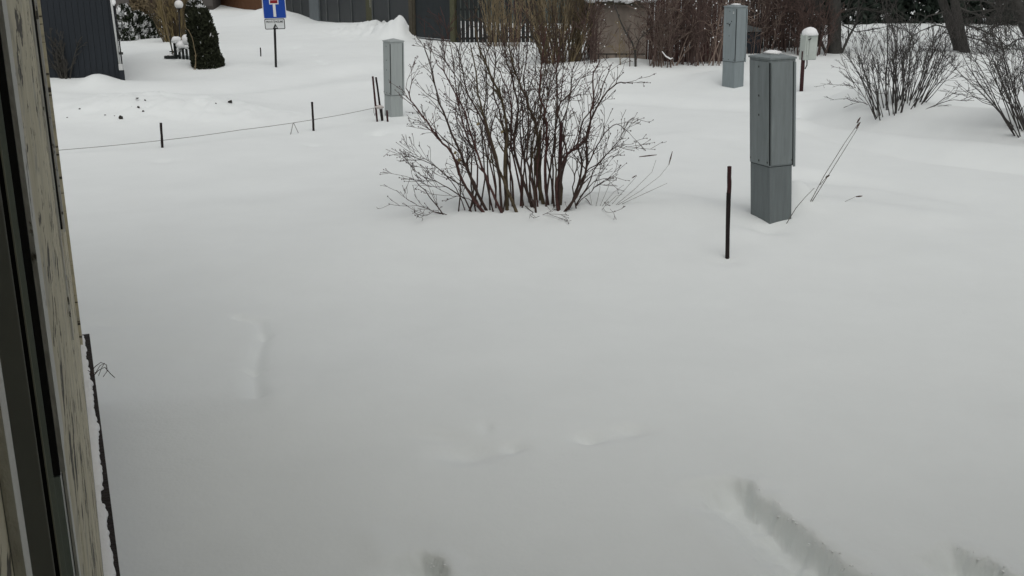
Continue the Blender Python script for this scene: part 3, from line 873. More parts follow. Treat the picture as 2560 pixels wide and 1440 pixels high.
for k in range(10):                     # tallest shoots in the middle
    x0 = 1290 + random.uniform(-110, 110); x1 = 1300 + (x0 - 1290) * 1.5 + random.gauss(0, 30); top_ = random.uniform(5, 80)
    pl = [(x0 + (x1 - x0) * t ** 1.1 + random.gauss(0, 8) * (t > 0), 516 + (top_ - 516) * t) for t in (0, .2, .4, .6, .8, 1)]
    px_stem(pl, random.uniform(.008, .012), random.choice((B, BO, BR)), random.uniform(.2, 1.1))
# dead stubs standing in the bush
for (pl, r) in (([(1268, 524), (1264, 440), (1266, 312)], .024), ([(1352, 508), (1348, 430), (1350, 325)], .022), ([(1398, 522), (1402, 470), (1398, 440)], .028)):
    b = at(*pl[0]); MB().tube([b - Vector((0, 0, .2))] + [at_y(a, c, b.y + .15) for a, c in pl], [r, r, r * .95, r * .6], 7).build('dead_stub', BO, bush, smooth=True)
# a few yellow leaves that held on
for (a, c) in ((1195, 310), (1138, 382), (1255, 330), (1148, 400)):
    p = at_y(a, c, BY); mb = MB(); mb.v = [tuple(p + Vector(o)) for o in ((-.02, 0, -.01), (.004, .006, -.02), (.02, 0, .012), (-.004, -.006, .02))]; mb.f = [(0, 1, 2, 3)]
    mb.build('leaf', M['twig_yellow'], bush)

def shrub(name, label, base_px, half_px, h_px, nst, m, spec, r0, group=None, depth=0.5, spread=0.8, cat='shrub', base_half=None, seed=0, parts=True, m2=None, lean=0.0, arch=0.0):
    """multi-stemmed bare shrub: stems fan out of a clump"""
    random.seed(seed + 100)
    b = at(*base_px)
    zc = b.y * CP + (H - b.z) * SP
    s = zc / F_PX
    hw, hh = half_px * s, h_px * s / CP
    bw = (base_half if base_half is not None else half_px * 0.35) * s
    root = thing(name, label, cat, b, group)
    MBs = [MB(), MB()]
    for i in range(nst):
        f = random.uniform(-1, 1); g = random.uniform(-1, 1)
        p = Vector((b.x + f * bw, b.y + g * bw * depth, 0)); p.z = gz(p.x, p.y) - 0.12
        tx = f * hw * spread + random.gauss(0, hw * .15) + lean * hh; ty = g * hw * depth + random.gauss(0, .1)
        d = Vector((tx - f * bw, ty, hh * random.uniform(.65, 1.05)))
        L = d.length * random.uniform(.8, 1.08)
        d0 = d.normalized() + Vector((f * arch, 0, 0))
        k = 6
        pts, ds = bent(p, d0, L, k, 0.07, 0.03)
        rads = [r0 * random.uniform(.7, 1.1) * (1 - .78 * q / k) for q in range(k + 1)]
        mb = MBs[i % 2] if not parts else MB()
        mb.tube(pts, rads, 5, cap=False)
        twigs(mb, pts, ds, rads, 0, spec)
        if parts:
            mb.build('stem', m2 if (m2 and i % 2) else m, root)
    if not parts:
        MBs[0].build('stems', m, root); MBs[1].build('stems', m2 or m, root)
    random.seed(seed + 1)
    return root

def spec(n, ln, ang=30, wob=.12, lift=.05, rmin=.003, bud=None, frm=.15):
    d = dict(n=n, len=ln, ang=R(ang), wob=wob, lift=lift, rmin=rmin, sides=[4, 3, 3], bud=bud); d['from'] = [frm, .15, .15]; return d

# right-hand shrubs
shrub('bare_shrub', 'dense grey multi-stemmed shrub right of the mint coloured box', (2245, 268), 168, 205, 66, M['twig_grey'], spec([7, 4], [.34, .42], 27, .12, rmin=.0028, frm=.4), .011, 'grey shrubs on the right', .6, 0.85, seed=3, base_half=55)
sh = shrub('bare_shrub', 'tangled dark shrub cut by the right edge of the view', (2610, 335), 270, 290, 62, M['twig_grey'], spec([8, 5], [.36, .42], 36, .14, rmin=.0029, frm=.3), .012, 'grey shrubs on the right', .6, 1.0, seed=5, base_half=60)
for (pl, r, dy) in (([(2214, 262), (2217, 180), (2219, 90), (2216, 20), (2222, -60)], .016, 0), ([(2238, 262), (2241, 150), (2243, 60), (2238, -30)], .015, .2)):
    px_stem(pl, r, M['twig_grey'], dy, spec([6, 3], [.16, .4], 30, rmin=.003), parent=bpy.data.objects['bare_shrub'])
SP_low = spec([6, 3], [.3, .4], 32, rmin=.0030)
for pl in ([(2170, 262), (2140, 252), (2105, 248), (2075, 250)], [(2150, 225), (2120, 212), (2085, 212), (2050, 208)], [(2330, 268), (2370, 252), (2410, 250), (2420, 232)], [(2335, 266), (2380, 235), (2420, 225)], [(2150, 240), (2128, 200), (2112, 165), (2104, 140)]):
    px_stem(pl, .008, M['twig_grey'], .1, SP_low, parent=bpy.data.objects['bare_shrub'])

# yellow-olive shrub behind the big bush
shrub('bare_shrub', 'olive brown upright shrub directly behind the big bush', (1405, 155), 135, 260, 80, M['twig_olive'], spec([7, 4], [.26, .36], 20, .08, rmin=.0055), .020, 'shrubs by the old concrete shed', .6, 0.9, seed=9, base_half=45, m2=M['bark_olive'])
shrub('bare_shrub', 'thin brown shrub growing through the picket fence', (1265, 116), 70, 200, 34, M['twig_olive'], spec([6, 3], [.26, .36], 20, .08, rmin=.005), .014, 'shrubs by the old concrete shed', .5, .8, seed=12, base_half=45)

# ------------------------------------------------------------------ thicket, concrete shed, red fence behind it
def upright(px, base_py):  # ground point without banks
    return at(px, base_py)
def wall_between(pxa, pya, pxb, pyb, z=0.0):
    a = Vector((*flat(pxa, pya, z), z)); b = Vector((*flat(pxb, pyb, z), z))
    return a, b
def frame_of(a, b):
    d = (b - a); L = d.length; d.normalize()
    n = Vector((d.y, -d.x, 0))            # towards the camera
    return Matrix(((d.x, -n.x, 0, a.x), (d.y, -n.y, 0, a.y), (0, 0, 1, 0), (0, 0, 0, 1))), L

a, b = wall_between(1484, 158, 1614, 158)
mx, L = frame_of(a, b)
shed = thing('concrete_shed', 'low weathered concrete shed with snow on its roof behind the thicket', 'shed', a)
def rel(mb, nm, m, par, **k): return mb.build(nm, m, par, **k)
h0 = at_y(1550, 12, a.y).z
rel(MB().box(0, L, 0, 2.6, -0.4, h0, mtx=mx), 'wall', M['concrete'], shed)
rel(MB().box(-0.15, L + 0.15, -0.18, 2.8, h0 + .002, h0 + .10, mtx=mx), 'roof', M['wood_post'], shed)
zz = at_y(1550, 135, a.y).z
rel(MB().box(0.02, L - 0.02, -0.012, -0.001, zz - 0.01, zz + 0.012, mtx=mx), 'ledge_line', M['dark_wall'], shed)
for f in (.08, .24, .42, .62):
    rel(MB().box(L * f, L * f + 0.022, -0.012, -0.001, -0.3, zz - .012, mtx=mx), 'post', M['dark_wall'], shed)
sn = MB()
for k in range(16):
    p = mx @ Vector((-0.1 + (L + .2) * k / 15, random.uniform(-.12, .1), h0 + .13))
    sn.blob(p, .16, .25, random.uniform(.05, .10), 8, 5, .5, k)
o = sn.build('snow_load', M['snow_cap'], None, smooth=True); tag(o, 'ragged snow along the roof edge of the concrete shed', 'snow', kind='stuff')

a, b = wall_between(1606, 157, 1812, 151)
mx, L = frame_of(a, b)
rw = thing('board_fence', 'dark red brown board fence hidden behind the brown thicket', 'fence', a)
nb = 16
src = MB().box(0.01, L / nb - 0.008, 0, .025, -0.3, 2.1, mtx=mx).build('board', M['red_board'], rw)
stp = (b - a) / nb
for k in range(1, nb): share(src, stp * k + Vector((0, 0, random.uniform(-.03, .03))), rw)
a, b = wall_between(1815, 128, 2050, 122)
mx, L = frame_of(a, b)
rw2 = thing('board_fence', 'dark brown board fence behind the snowy twigs left of the mint box', 'fence', a)
nb = 18
src = MB().box(0.01, L / nb - 0.008, 0, .025, -0.3, 1.7, mtx=mx).build('board', M['dark_wall'], rw2)
stp = (b - a) / nb
for k in range(1, nb): share(src, stp * k + Vector((0, 0, random.uniform(-.03, .03))), rw2)

SPT = spec([7, 5], [.36, .45], 42, .20, rmin=.0052)
TH = [(1476, 158, 20, 190, 10, 'twig_brown2', 'dark shrub between the olive shrub and the concrete shed'),
      (1562, 162, 36, 120, 4, 'twig_olive', 'sparse olive shrub in front of the concrete shed wall'),
      (1650, 164, 40, 240, 22, 'twig_brown', 'brown thicket shrub right of the concrete shed corner'),
      (1705, 160, 62, 240, 30, 'twig_brown2', 'darkest thicket shrub midway between shed and distant cabinet'),
      (1765, 158, 60, 240, 30, 'twig_brown', 'brown thicket shrub touching the left side of the distant cabinet'),
      (1880, 132, 62, 200, 36, 'twig_brown', 'brown shrub right behind the distant cabinet'),
      (1950, 128, 60, 190, 36, 'twig_brown2', 'dark twiggy shrub behind the lid of the front cabinet'),
      (2022, 138, 48, 160, 30, 'twig_brown2', 'twiggy shrub behind the mint box'),
      (1455, 148, 30, 180, 16, 'twig_brown2', 'low dark shrub behind the olive upright shrub')]
for i, (px, py, hw, hh, n, m, lab) in enumerate(TH):
    shrub('bare_shrub', lab, (px, py), hw, hh, n, M[m], SPT, .014, 'shrubs by the old concrete shed', .7, 1.0, seed=30 + i, base_half=hw * .75, parts=False, m2=M['twig_brown2'])
# leaning bare sapling across the concrete wall
px_root = thing('sapling', 'crooked bare sapling leaning across the concrete shed wall', 'tree', at(1588, 166))
px_stem([(1588, 166), (1586, 125), (1562, 75), (1542, 30), (1530, -10)], .030, M['bark_grey'], 0, spec([4, 3], [.25, .4], 35, rmin=.005), parent=px_root)
px_stem([(1588, 166), (1590, 122), (1606, 90), (1640, 60), (1660, 20)], .020, M['bark_grey'], .2, spec([5, 3], [.25, .4], 35, rmin=.005), parent=px_root)
# pale arching canes that cross the thicket
cn = thing('bramble', 'pale brown arching canes crossing in front of the dark thicket', 'bramble', at(1720, 166))
random.seed(55)
for k in range(16):
    x0 = random.uniform(1625, 1800); sg = random.choice((-1, 1)); w_ = random.uniform(20, 75); t_ = random.uniform(-30, 80)
    px_stem([(x0, 164), (x0 + sg * w_ * .25, 120 + t_ * .2), (x0 + sg * w_ * .6, 60 + t_ * .5), (x0 + sg * w_, t_ + 10), (x0 + sg * w_ * 1.6, t_ + 25)], random.uniform(.010, .017), M['cane'], 0, spec([4, 2], [.3, .4], 35, .12, rmin=.005), parent=cn)
# snow flecks caught in the twigs
def flecks(label, px0, px1, py0, py1, yy, n, rr, seed):
    random.seed(seed)
    mb = MB()
    for k in range(n):
        p = at_y(random.uniform(px0, px1), random.uniform(py0, py1), yy + random.uniform(-.6, .6))
        r = rr * random.uniform(.5, 1.4)
        mb.blob(p, r * random.uniform(.8, 1.6), r, r * random.uniform(.7, 1.3), 5, 4, .4, k)
    o = mb.build('twig_snow', M['snow_cap'], None); tag(o, label, 'snow', kind='stuff'); return o
flecks('specks of snow caught in the twigs behind the mint box', 1905, 2066, 30, 128, at(1990, 132).y + .3, 210, .011, 5)
flecks('specks of snow caught high in the brown thicket', 1470, 1900, 0, 30, at(1700, 160).y, 34, .013, 6)
flecks('specks of snow caught in the lower thicket', 1480, 1800, 40, 150, at(1700, 160).y - .3, 26, .010, 8)
# snow-laden branch in the thicket
tb = thing('snowy_branch', 'curved branch with a line of snow hanging in the thicket', 'branch', at(1680, 166))
yb = at(1680, 164).y - .35
MB().tube([at_y(1655, 130, yb), at_y(1664, 142, yb), at_y(1676, 149, yb), at_y(1683, 146, yb), at_y(1688, 128, yb)], [.012, .014, .014, .012, .008], 6).build('bough', M['twig_brown2'], tb)
MB().tube([at_y(1655, 128.5, yb), at_y(1664, 140.5, yb), at_y(1676, 147.5, yb), at_y(1682, 145, yb)], [.012, .018, .020, .010], 6).build('snow_line', M['snow_cap'], tb)

# dark bin behind the distant cabinet
bn = at(1878, 98 + 36)
bin_ = thing('dark_bin', 'dark box with a sloping lid half hidden behind the distant cabinet', 'bin', bn)
zb = bn.y * CP + (H - bn.z) * SP; s = zb / F_PX
MB().box(bn.x - 16 * s, bn.x + 24 * s, bn.y, bn.y + .5, bn.z - .2, bn.z + 52 * s).build('body', M['plank_blue'], bin_, bevel=.02)
lm = MB(); 
lm.prism([(bn.x - 18 * s, bn.z + 53 * s), (bn.x + 26 * s, bn.z + 53 * s), (bn.x + 26 * s, bn.z + 60 * s), (bn.x - 18 * s, bn.z + 70 * s)], bn.y - .03, bn.y + .52)
lm.build('lid', M['metal_seam'], bin_)

# ------------------------------------------------------------------ mint meter box on a post
pb = at(2003, 228)
mbx = thing('meter_box', 'mint white meter box under a cap of snow on a red brown post', 'meter box', pb)
pt = at_y(2009, 128, pb.y)
MB().tube([pb - (pt - pb) * .3, pt], .040, 8).build('post', M['stake_red'], mbx, smooth=True)
s = (pb.y * CP + (H - pb.z) * SP) / F_PX
c0 = at_y(2025, 150, pb.y)
al = R(24); dxv = Vector((math.cos(al), math.sin(al), 0)); dyv = Vector((-math.sin(al), math.cos(al), 0))
bm = Matrix(((dxv.x, dyv.x, 0, c0.x), (dxv.y, dyv.y, 0, c0.y), (0, 0, 1, c0.z), (0, 0, 0, 1)))
w_, h_ = 34 * s, 62 * s
MB().box(-w_ / 2 - .02, w_ / 2, -.02, .16, 0, h_, mtx=bm).build('box', M['mint'], mbx, bevel=.012)
MB().box(-w_ / 2 + .07, w_ / 2 - .01, -.032, -.0205, .02, h_ - .03, mtx=bm).build('door', M['mint'], mbx, bevel=.006)
MB().box(-w_ / 2 + .01, -w_ / 2 + .05, -.040, -.0205, .1, h_ - .12, mtx=bm).build('hinge_strip', M['mint'], mbx, bevel=.006)
MB().tube([bm @ Vector((-w_ / 2 + .02, -.05, h_ - .10)), bm @ Vector((-w_ / 2 + .05, -.07, h_ - .09)), bm @ Vector((-w_ / 2 + .08, -.05, h_ - .07))], .012, 6).build('latch', M['screw'], mbx)
MB().tube([bm @ Vector((-.06, .02, 0)), bm @ Vector((-.05, .02, -.10)), bm @ Vector((-.09, .02, -.18))], .012, 6).build('cable', M['black'], mbx)
cap = MB().blob(bm @ Vector((-.01, .06, h_)), w_ * .60, .15, 17 * s, 16, 8, .12, 4, zmin=-.15).build('snow_heap', M['snow_cap'], None, smooth=True)
tag(cap, 'rounded cap of snow on top of the mint meter box', 'snow cap')

# ------------------------------------------------------------------ trees on the right
def trunk_tree(label, base, top, wpx, spec_, seed, limbs, mat_, sep=None):
    random.seed(seed)
    b = at(*base)
    root = thing('bare_tree', label, 'tree', b, 'bare trees on the right')
    s = (b.y * CP + (H - b.z) * SP) / F_PX
    tp = at_y(*top, b.y); ax = tp - b
    r = wpx * s / 2
    pts = [b - ax * .1, b, b + ax * .15, b + ax * .5, tp, tp + ax * 1.0 + Vector((.2, .1, 1.2)), tp + ax * 2.0 + Vector((.5, .2, 2.8))]
    MB().tube(pts, [r * 1.35, r * 1.25, r * 1.02, r, r * .95, r * .7, r * .4], 12).build('trunk', mat_, root, smooth=True)
    crown = MB()
    for (pl, rr, dy) in limbs:
        raw = [at_y(a, c, b.y + dy) for a, c in pl]
        n = len(raw); rads = [rr * (1 - .7 * i / (n - 1)) for i in range(n)]
        ds = [(raw[min(i + 1, n - 1)] - raw[max(i - 1, 0)]).normalized() for i in range(n)]
        mb = MB(); mb.tube(raw, rads, 6); twigs(mb, raw, ds, rads, 0, spec_)
        mb.build('limb', mat_, root)
    for q in range(5):                      # thin drooping shoots
        x0 = base[0] + random.uniform(-30, 150); x1 = x0 + random.uniform(-70, 70)
        raw = [at_y(x0 + (x1 - x0) * t + random.gauss(0, 5), -60 + (random.uniform(120, 185)) * t ** .8, b.y - .4) for t in (0, .25, .5, .75, 1)]
        ds = [(raw[min(i + 1, 4)] - raw[max(i - 1, 0)]).normalized() for i in range(5)]
        mb = MB(); rads = [.016, .014, .011, .008, .006]; mb.tube(raw, rads, 4); twigs(mb, raw, ds, rads, 0, spec_)
        mb.build('limb', mat_, root)
    for i in range(9):                      # upper crown above the frame
        a0 = random.uniform(0, 6.28); p = tp + ax * random.uniform(.4, 1.4) + Vector((0, 0, random.uniform(.5, 2.2)))
        q, qd = bent(p, (math.cos(a0), math.sin(a0), .5), random.uniform(1.8, 3.0), 6, .12, .02)
        rads = [.05 * (1 - .13 * k) for k in range(7)]
        crown.tube(q, rads, 5); twigs(crown, q, qd, rads, 0, spec_)
    crown.build('crown', mat_, root)
    return root
STR = spec([9, 5], [.40, .5], 42, .16, -.06, rmin=.0050)
trunk_tree('single thick dark trunk right of the mint box', (2086, 132), (2086, -10), 34, STR, 4,
           [([(2065, 132), (2050, 100), (2030, 60), (2015, 20), (2000, -20)], .045, -.3), ([(2048, 110), (2042, 70), (2060, 20)], .03, -.3),
            ([(2105, 130), (2122, 92), (2140, 60), (2150, 20), (2170, -20)], .04, -.2), ([(2105, 62), (2140, 80), (2190, 72), (2240, 62)], .02, -.2),
            ([(2100, 30), (2140, 20), (2200, 30), (2260, 66)], .03, 0)], M['bark_grey'])
trunk_tree('forked dark tree, left stem leaning, near the right edge', (2398, 126), (2352, -10), 22, STR, 6,
           [([(2372, 70), (2340, 62), (2300, 78), (2270, 98)], .025, -.4), ([(2360, 30), (2320, 40), (2290, 70), (2275, 105)], .025, -.3), ([(2385, 90), (2360, 80), (2340, 100), (2325, 125)], .02, -.4)], M['bark_grey'])
trunk_tree('upright dark trunk beside the leaning forked stem', (2412, 130), (2384, -10), 22, STR, 8,
           [([(2405, 60), (2440, 70), (2490, 90), (2530, 130)], .03, -.5), ([(2400, 20), (2450, 40), (2500, 50), (2560, 100)], .03, -.5), ([(2410, 90), (2450, 100), (2500, 120), (2560, 125)], .022, -.6),
            ([(2395, 0), (2450, 0), (2520, 20), (2580, 50)], .03, -.3)], M['bark_grey'])
trunk_tree('dark spreading tree at the top right corner', (2590, 120), (2530, -10), 30, STR, 10,
           [([(2570, 60), (2530, 50), (2480, 70), (2440, 110)], .03, -.5), ([(2560, 30), (2500, 20), (2440, 40), (2410, 90)], .03, -.6), ([(2580, 90), (2540, 100), (2500, 130), (2460, 165)], .025, -.7)], M['bark_grey'])

# ------------------------------------------------------------------ evergreens
def foliage(mb, snow_mb, n, shape, size, snow_p, up=0.5):
    """shape() -> (point, outward normal); each leaf is a narrow spray"""
    for _ in range(n):
        p, nn = shape()
        d = Vector((random.gauss(0, .5), random.gauss(0, .5), random.gauss(0, .5) + up)) + nn * .7
        d.normalize()
        sd = d.cross(Vector((random.gauss(0, 1), random.gauss(0, 1), random.gauss(0, 1)))); sd.normalize()
        L = size * random.uniform(.6, 1.4); w = L * .28
        t = snow_mb if (snow_mb is not None and random.random() < snow_p(p, nn) * (2.2 if mnoise.noise(p * 5.5) > .12 else .25)) else mb
        b = len(t.v)
        for q in (p - d * L * .5, p + sd * w, p + d * L * .6, p - sd * w): t.v.append(tuple(q))
        t.f.append((b, b + 1, b + 2, b + 3))

def column_shape(b, rx, ry, h, taper=0.35, top=0.8):
    def f():
        t = random.random() ** .9
        rr = (1 - taper * t) * (1 if t < top else math.sqrt(max(0.03, 1 - ((t - top) / (1 - top)) ** 2)))
        a = random.uniform(0, 6.283)
        k = math.sqrt(random.uniform(.45, 1.0)) * (1 + .12 * mnoise.noise(Vector((math.cos(a) * 2, math.sin(a) * 2, t * 5))))
        nn = Vector((math.cos(a), math.sin(a), .25 + (t > top) * .8))
        return Vector((b.x + math.cos(a) * rx * rr * k, b.y + math.sin(a) * ry * rr * k, b.z + h * t)), nn.normalized()
    return f
def evergreen(name, label, cat, base, half_px, h_px, n, size, m, snowf, seed, group=None, taper=.35, lean=0.0, ry=None, top=.8, trunk=True):
    random.seed(seed)
    b = at(*base); s = (b.y * CP + (H - b.z) * SP) / F_PX
    rx, h = half_px * s, h_px * s / CP
    root = thing(name, label, cat, b, group)
    mb, sm = MB(), MB()
    sh_ = column_shape(b - Vector((0, 0, .05)), rx, ry or rx, h, taper, top)
    foliage(mb, sm, n, sh_, size, lambda p, nn: snowf((p.z - b.z) / h, nn))
    if lean:
        for q in (mb, sm): q.v = [(x + lean * (z - b.z), y, z) for (x, y, z) in q.v]
    mb.build('crown', m, root)
    if sm.v: sm.build('snow_on_crown', M['snow_cap'], root)
    if trunk:
        MB().tube([b - Vector((0, 0, .3)), b + Vector((lean * h * .4, 0, h * .4)), b + Vector((lean * h * .8, 0, h * .85))], [.05, .04, .015], 6).build('trunk', M['bark'], root)
    return root
evergreen('columnar_thuja', 'dark columnar thuja with snow flecks leaning beside the white garden bench', 'thuja', (520, 166), 40, 158, 12000, .085, M['thuja'],
          lambda t, nn: .55 if t > .86 else (.02 if nn.x > 0 else .008), 21, None, .30, -.12, .38, .72)
HG = 'snowy thujas beside the blue grey shed'
for i, (px, py, hw, hh, lab) in enumerate(((318, 101, 24, 86, 'tallest snow speckled thuja against the corner of the blue grey shed'), (350, 97, 22, 66, 'middle snow speckled thuja in the row by the shed'), (382, 94, 22, 56, 'lowest snow speckled thuja nearest the yellow willow'))):
    evergreen('hedge_thuja', lab, 'thuja', (px, py), hw, hh, 3600, .10, M['thuja2'], lambda t, nn: .34 + .2 * (t > .8), 40 + i, HG, .25)
evergreen('background_conifer', 'dark olive conifer rising behind the snow speckled thujas', 'conifer', (365, 84), 34, 170, 3500, .14, M['twig_olive'], lambda t, nn: 0, 50, None, .2)
SPL = ['behind the mint box', 'just right of the single thick trunk', 'left of the tall grey stems', 'above the dense grey shrub', 'behind the forked leaning tree', 'right of the upright dark trunk', 'cut by the top right corner', 'beyond the right edge']
for i, (px, py, hw, hh) in enumerate(((2035, 62, 60, 260), (2120, 58, 62, 300), (2200, 55, 60, 260), (2290, 54, 66, 300), (2380, 54, 64, 270), (2470, 56, 66, 300), (2560, 58, 66, 280), (2650, 60, 66, 280))):
    lab = 'dark green spruce at the very back, ' + SPL[i]
    evergreen('background_spruce', lab, 'spruce', (px, py), hw, hh, 3200, .30, M['spruce'], lambda t, nn: .03, 60 + i, 'spruces at the back on the right', .5, 0, 1.2)

# yellow willow with a globe lamp and a snowed-in bench
wl = shrub('willow_shrub', 'yellow stemmed willow behind the garden bench', (438, 104), 62, 140, 70, M['twig_yellow'], spec([6, 3], [.26, .38], 20, .08, rmin=.008), .022, None, .6, .85, cat='shrub', seed=71, base_half=24, m2=M['bark_olive'])
px_stem([(434, 138), (427, 108), (420, 80), (412, 40), (402, -10)], .022, M['twig_olive'], 0, spec([4, 3], [.2, .35], 20, rmin=.007), parent=wl)
# bent twig beside the thuja
bt = thing('bent_sapling', 'thin arching bare sapling just left of the columnar thuja', 'sapling', at(487, 174))
px_stem([(487, 174), (489, 145), (485, 115), (477, 85), (466, 70), (462, 45)], .013, M['twig_olive'], 0, spec([2, 2], [.15, .3], 30, rmin=.005), parent=bt)
px_stem([(484, 174), (487, 160), (488, 148)], .010, M['twig_olive'], 0, spec([0], [.1]), parent=bt)
lb = at(447, 128)
lp = thing('globe_lamp', 'white globe lamp on a thin black post above the willow', 'lamp', lb)
cg = at_y(447, 11, lb.y); s = (lb.y * CP + (H - lb.z) * SP) / F_PX
MB().tube([lb - Vector((0, 0, .3)), cg - Vector((0, 0, .06))], .018, 8).build('post', M['black'], lp, smooth=True)
MB().blob(cg, 10.5 * s, 10.5 * s, 10.5 * s, 24, 14).build('globe', M['globe'], lp, smooth=True)
MB().tube([cg - Vector((0, 0, 11.5 * s)), cg - Vector((0, 0, 9.0 * s))], [.05, .085], 12).build('collar', M['black'], lp)
shrub('bare_shrub', 'brown bare shrub behind the yellow willow and globe lamp', (432, 92), 46, 170, 40, M['twig_olive'], spec([7, 5], [.3, .4], 28, .12, rmin=.009), .018, None, .6, .95, seed=72, base_half=34, parts=False, m2=M['twig_brown2'])
a, b = wall_between(240, 24, 533, 22)
mx, L = frame_of(a, b)
nh = thing('neighbour_house', 'grey brown house wall far behind the thujas and the willow', 'house', a)
MB().box(0, L, 0, 5, -.5, 3.2, mtx=mx).build('wall', M['far_wall'], nh)
MB().box(-.3, L + .3, -.4, 5.4, 3.202, 3.4, mtx=mx).build('roof', M['roof'], nh)
MB().box(-.02, L + .02, -.05, -.002, -.4, .12, mtx=mx).build('base_board', M['dark_wall'], nh)
for f in (.12, .34, .56, .78):
    fr = MB().box(L * f, L * f + .9, -.06, -.002, .9, 2.2, mtx=mx).build('window', M['white_pipe'], nh)
    MB().box(L * f + .06, L * f + .84, -.07, -.0605, .96, 2.14, mtx=mx).build('pane', M['glass'], fr)
bb = at(455, 148); s = (bb.y * CP + (H - bb.z) * SP) / F_PX
bench = thing('garden_bench', 'dark garden bench buried under thick snow beside the thuja', 'bench', bb)
def bx_px(nm, x0, x1, y0, y1, d0, d1, m, par=bench, bevel=0):
    p, q = at_y(x0, y1, bb.y), at_y(x1, y0, bb.y)
    return MB().box(p.x, q.x, bb.y + d0, bb.y + d1, p.z, q.z).build(nm, m, par, bevel=bevel)
for k in range(3): bx_px('seat_slat', 437, 482, 120 + k * 1.3, 123 + k * 1.3, .02 + .16 * k, .14 + .16 * k, M['bench'])
for k, x in enumerate((438, 447, 456, 465, 474)): bx_px('back_slat', x, x + 3.2, 122, 150, .0, .03, M['bench'])
for x in (436, 480): bx_px('leg', x, x + 3, 108, 152, .02, .06, M['bench'])
bx_px('armrest', 424, 440, 128, 130.5, .0, .05, M['bench'])
MB().tube([at_y(424, 90, bb.y), at_y(429, 118, bb.y), at_y(431, 142, bb.y)], .014, 6).build('rail', M['bench'], bench)
MB().tube([at_y(428, 97, bb.y), at_y(438, 112, bb.y), at_y(440, 146, bb.y)], .014, 6).build('rail', M['bench'], bench)
MB().tube([at_y(426, 102, bb.y), at_y(436, 108, bb.y)], .010, 6).build('rail', M['bench'], bench)
MB().box(at_y(413, 144, bb.y).x, at_y(440, 144, bb.y).x, bb.y - .1, bb.y + .25, at_y(413, 145, bb.y).z, at_y(413, 139, bb.y).z).build('footboard', M['bench'], bench, bevel=.01)
st = MB()
for (x, y, rx, rz) in ((455, 112, 17, 10), (466, 100, 10, 14), (470, 116, 10, 7), (440, 100, 11, 9), (449, 122, 4, 10), (430, 137, 8, 4), (418, 140, 5, 3)):
    st.blob(at_y(x, y, bb.y + .12), rx * s, .22, rz * s, 14, 8, .2, x)
o = st.build('bench_snow', M['snow_cap'], None, smooth=True); tag(o, 'thick rounded snow heaped on the garden bench', 'snow heap')

# ------------------------------------------------------------------ blue-grey shed on the left
a, b = wall_between(20, 190, 303, 186)
mx, L = frame_of(a, b)
shd = thing('timber_shed', 'blue grey timber shed at the top left with a white downpipe', 'shed', a)
nb = 19
src = MB().box(0.003, L / nb - 0.003, 0, .022, -0.35, 2.6, mtx=mx).build('board', M['plank_blue'], shd)
stp = (b - a) / nb
for k in range(1, nb): share(src, stp * k, shd)
def skew_box(x0, x1, y0, y1, z0, z1):
    mb = MB().box(x0, x1, y0, y1, z0, z1)
    mb.v = [tuple(mx @ Vector((x - .52 * max(0, y), y, z))) for (x, y, z) in mb.v]
    return mb
skew_box(-0.02, L - .02, .025, 3.0, -0.35, 2.6).build('wall', M['frame_black'], shd)
MB().box(L - .10, L + .012, -.020, -.0005, -0.3, 2.6, mtx=mx).build('corner_board', M['plank_blue'], shd, bevel=.004)
skew_box(L - .018, L + .004, .0235, 3.0, -0.35, 2.6).build('side_wall', M['plank_blue'], shd)
skew_box(-.4, L + .35, -.35, 3.3, 2.602, 2.72).build('roof', M['roof'], shd)
pz = at_y(300, 160, b.y).z; pz2 = at_y(300, 18, b.y).z
MB().tube([mx @ Vector((L + .005, -.075, pz)), mx @ Vector((L - .03, -.075, pz2)), mx @ Vector((L - .06, -.075, 2.6))], .024, 8).build('downpipe', M['white_pipe'], shd, smooth=True)
MB().tube([mx @ Vector((L + .055, -.06, pz)), mx @ Vector((L + .03, -.06, 2.0))], .016, 8).build('dark_pipe', M['black'], shd, smooth=True)
MB().box(L - .015, L + .075, -.12, -.03, pz - .13, pz + .01, mtx=mx).build('pipe_shoe', M['white_pipe'], shd, bevel=.01)
MB().box(L - .01, L + .085, -.115, -.035, -.3, pz - .132, mtx=mx).build('drain', M['plank_blue'], shd, bevel=.008)
MB().box(L + .02, L + .10, -.1, -.04, pz + .22, pz + .27, mtx=mx).build('bracket', M['black'], shd)
for (x, y, r_) in ((284, 6, 6), (298, 24, 4)):
    o = MB().blob(at_y(x, y, b.y - .05), r_ * .008, .05, r_ * .013, 10, 6, .3, x).build('snow_lump', M['snow_cap'], None, smooth=True)
    tag(o, 'upper snow lump stuck on the corner of the blue grey shed' if y < 10 else 'lower snow lump on the pipe of the blue grey shed', 'snow lump')
shrub('bare_shrub', 'small bare shrub in front of the blue grey shed wall', (165, 197), 46, 150, 18, M['twig_shed'], spec([6, 4], [.3, .4], 28, .1, rmin=.0055), .016, None, .5, .9, seed=81, base_half=10)

# ------------------------------------------------------------------ fences at the back
# brown board fence, far left centre
a, b = wall_between(536, 12, 655, 26)
mx, L = frame_of(a, b)
bf = thing('board_fence', 'brown wooden board fence at the very top behind the snow mound', 'fence', a)
nb = 11
src = MB().box(0.01, L / nb - .012, 0, .03, -.3, 1.9, mtx=mx).build('board', M['brown_fence'], bf)
stp = (b - a) / nb
for k in range(1, nb): share(src, stp * k, bf)
MB().box(-.12, .0, -.05, .08, -.3, 2.0, mtx=mx).build('post', M['metal_grey'], bf)
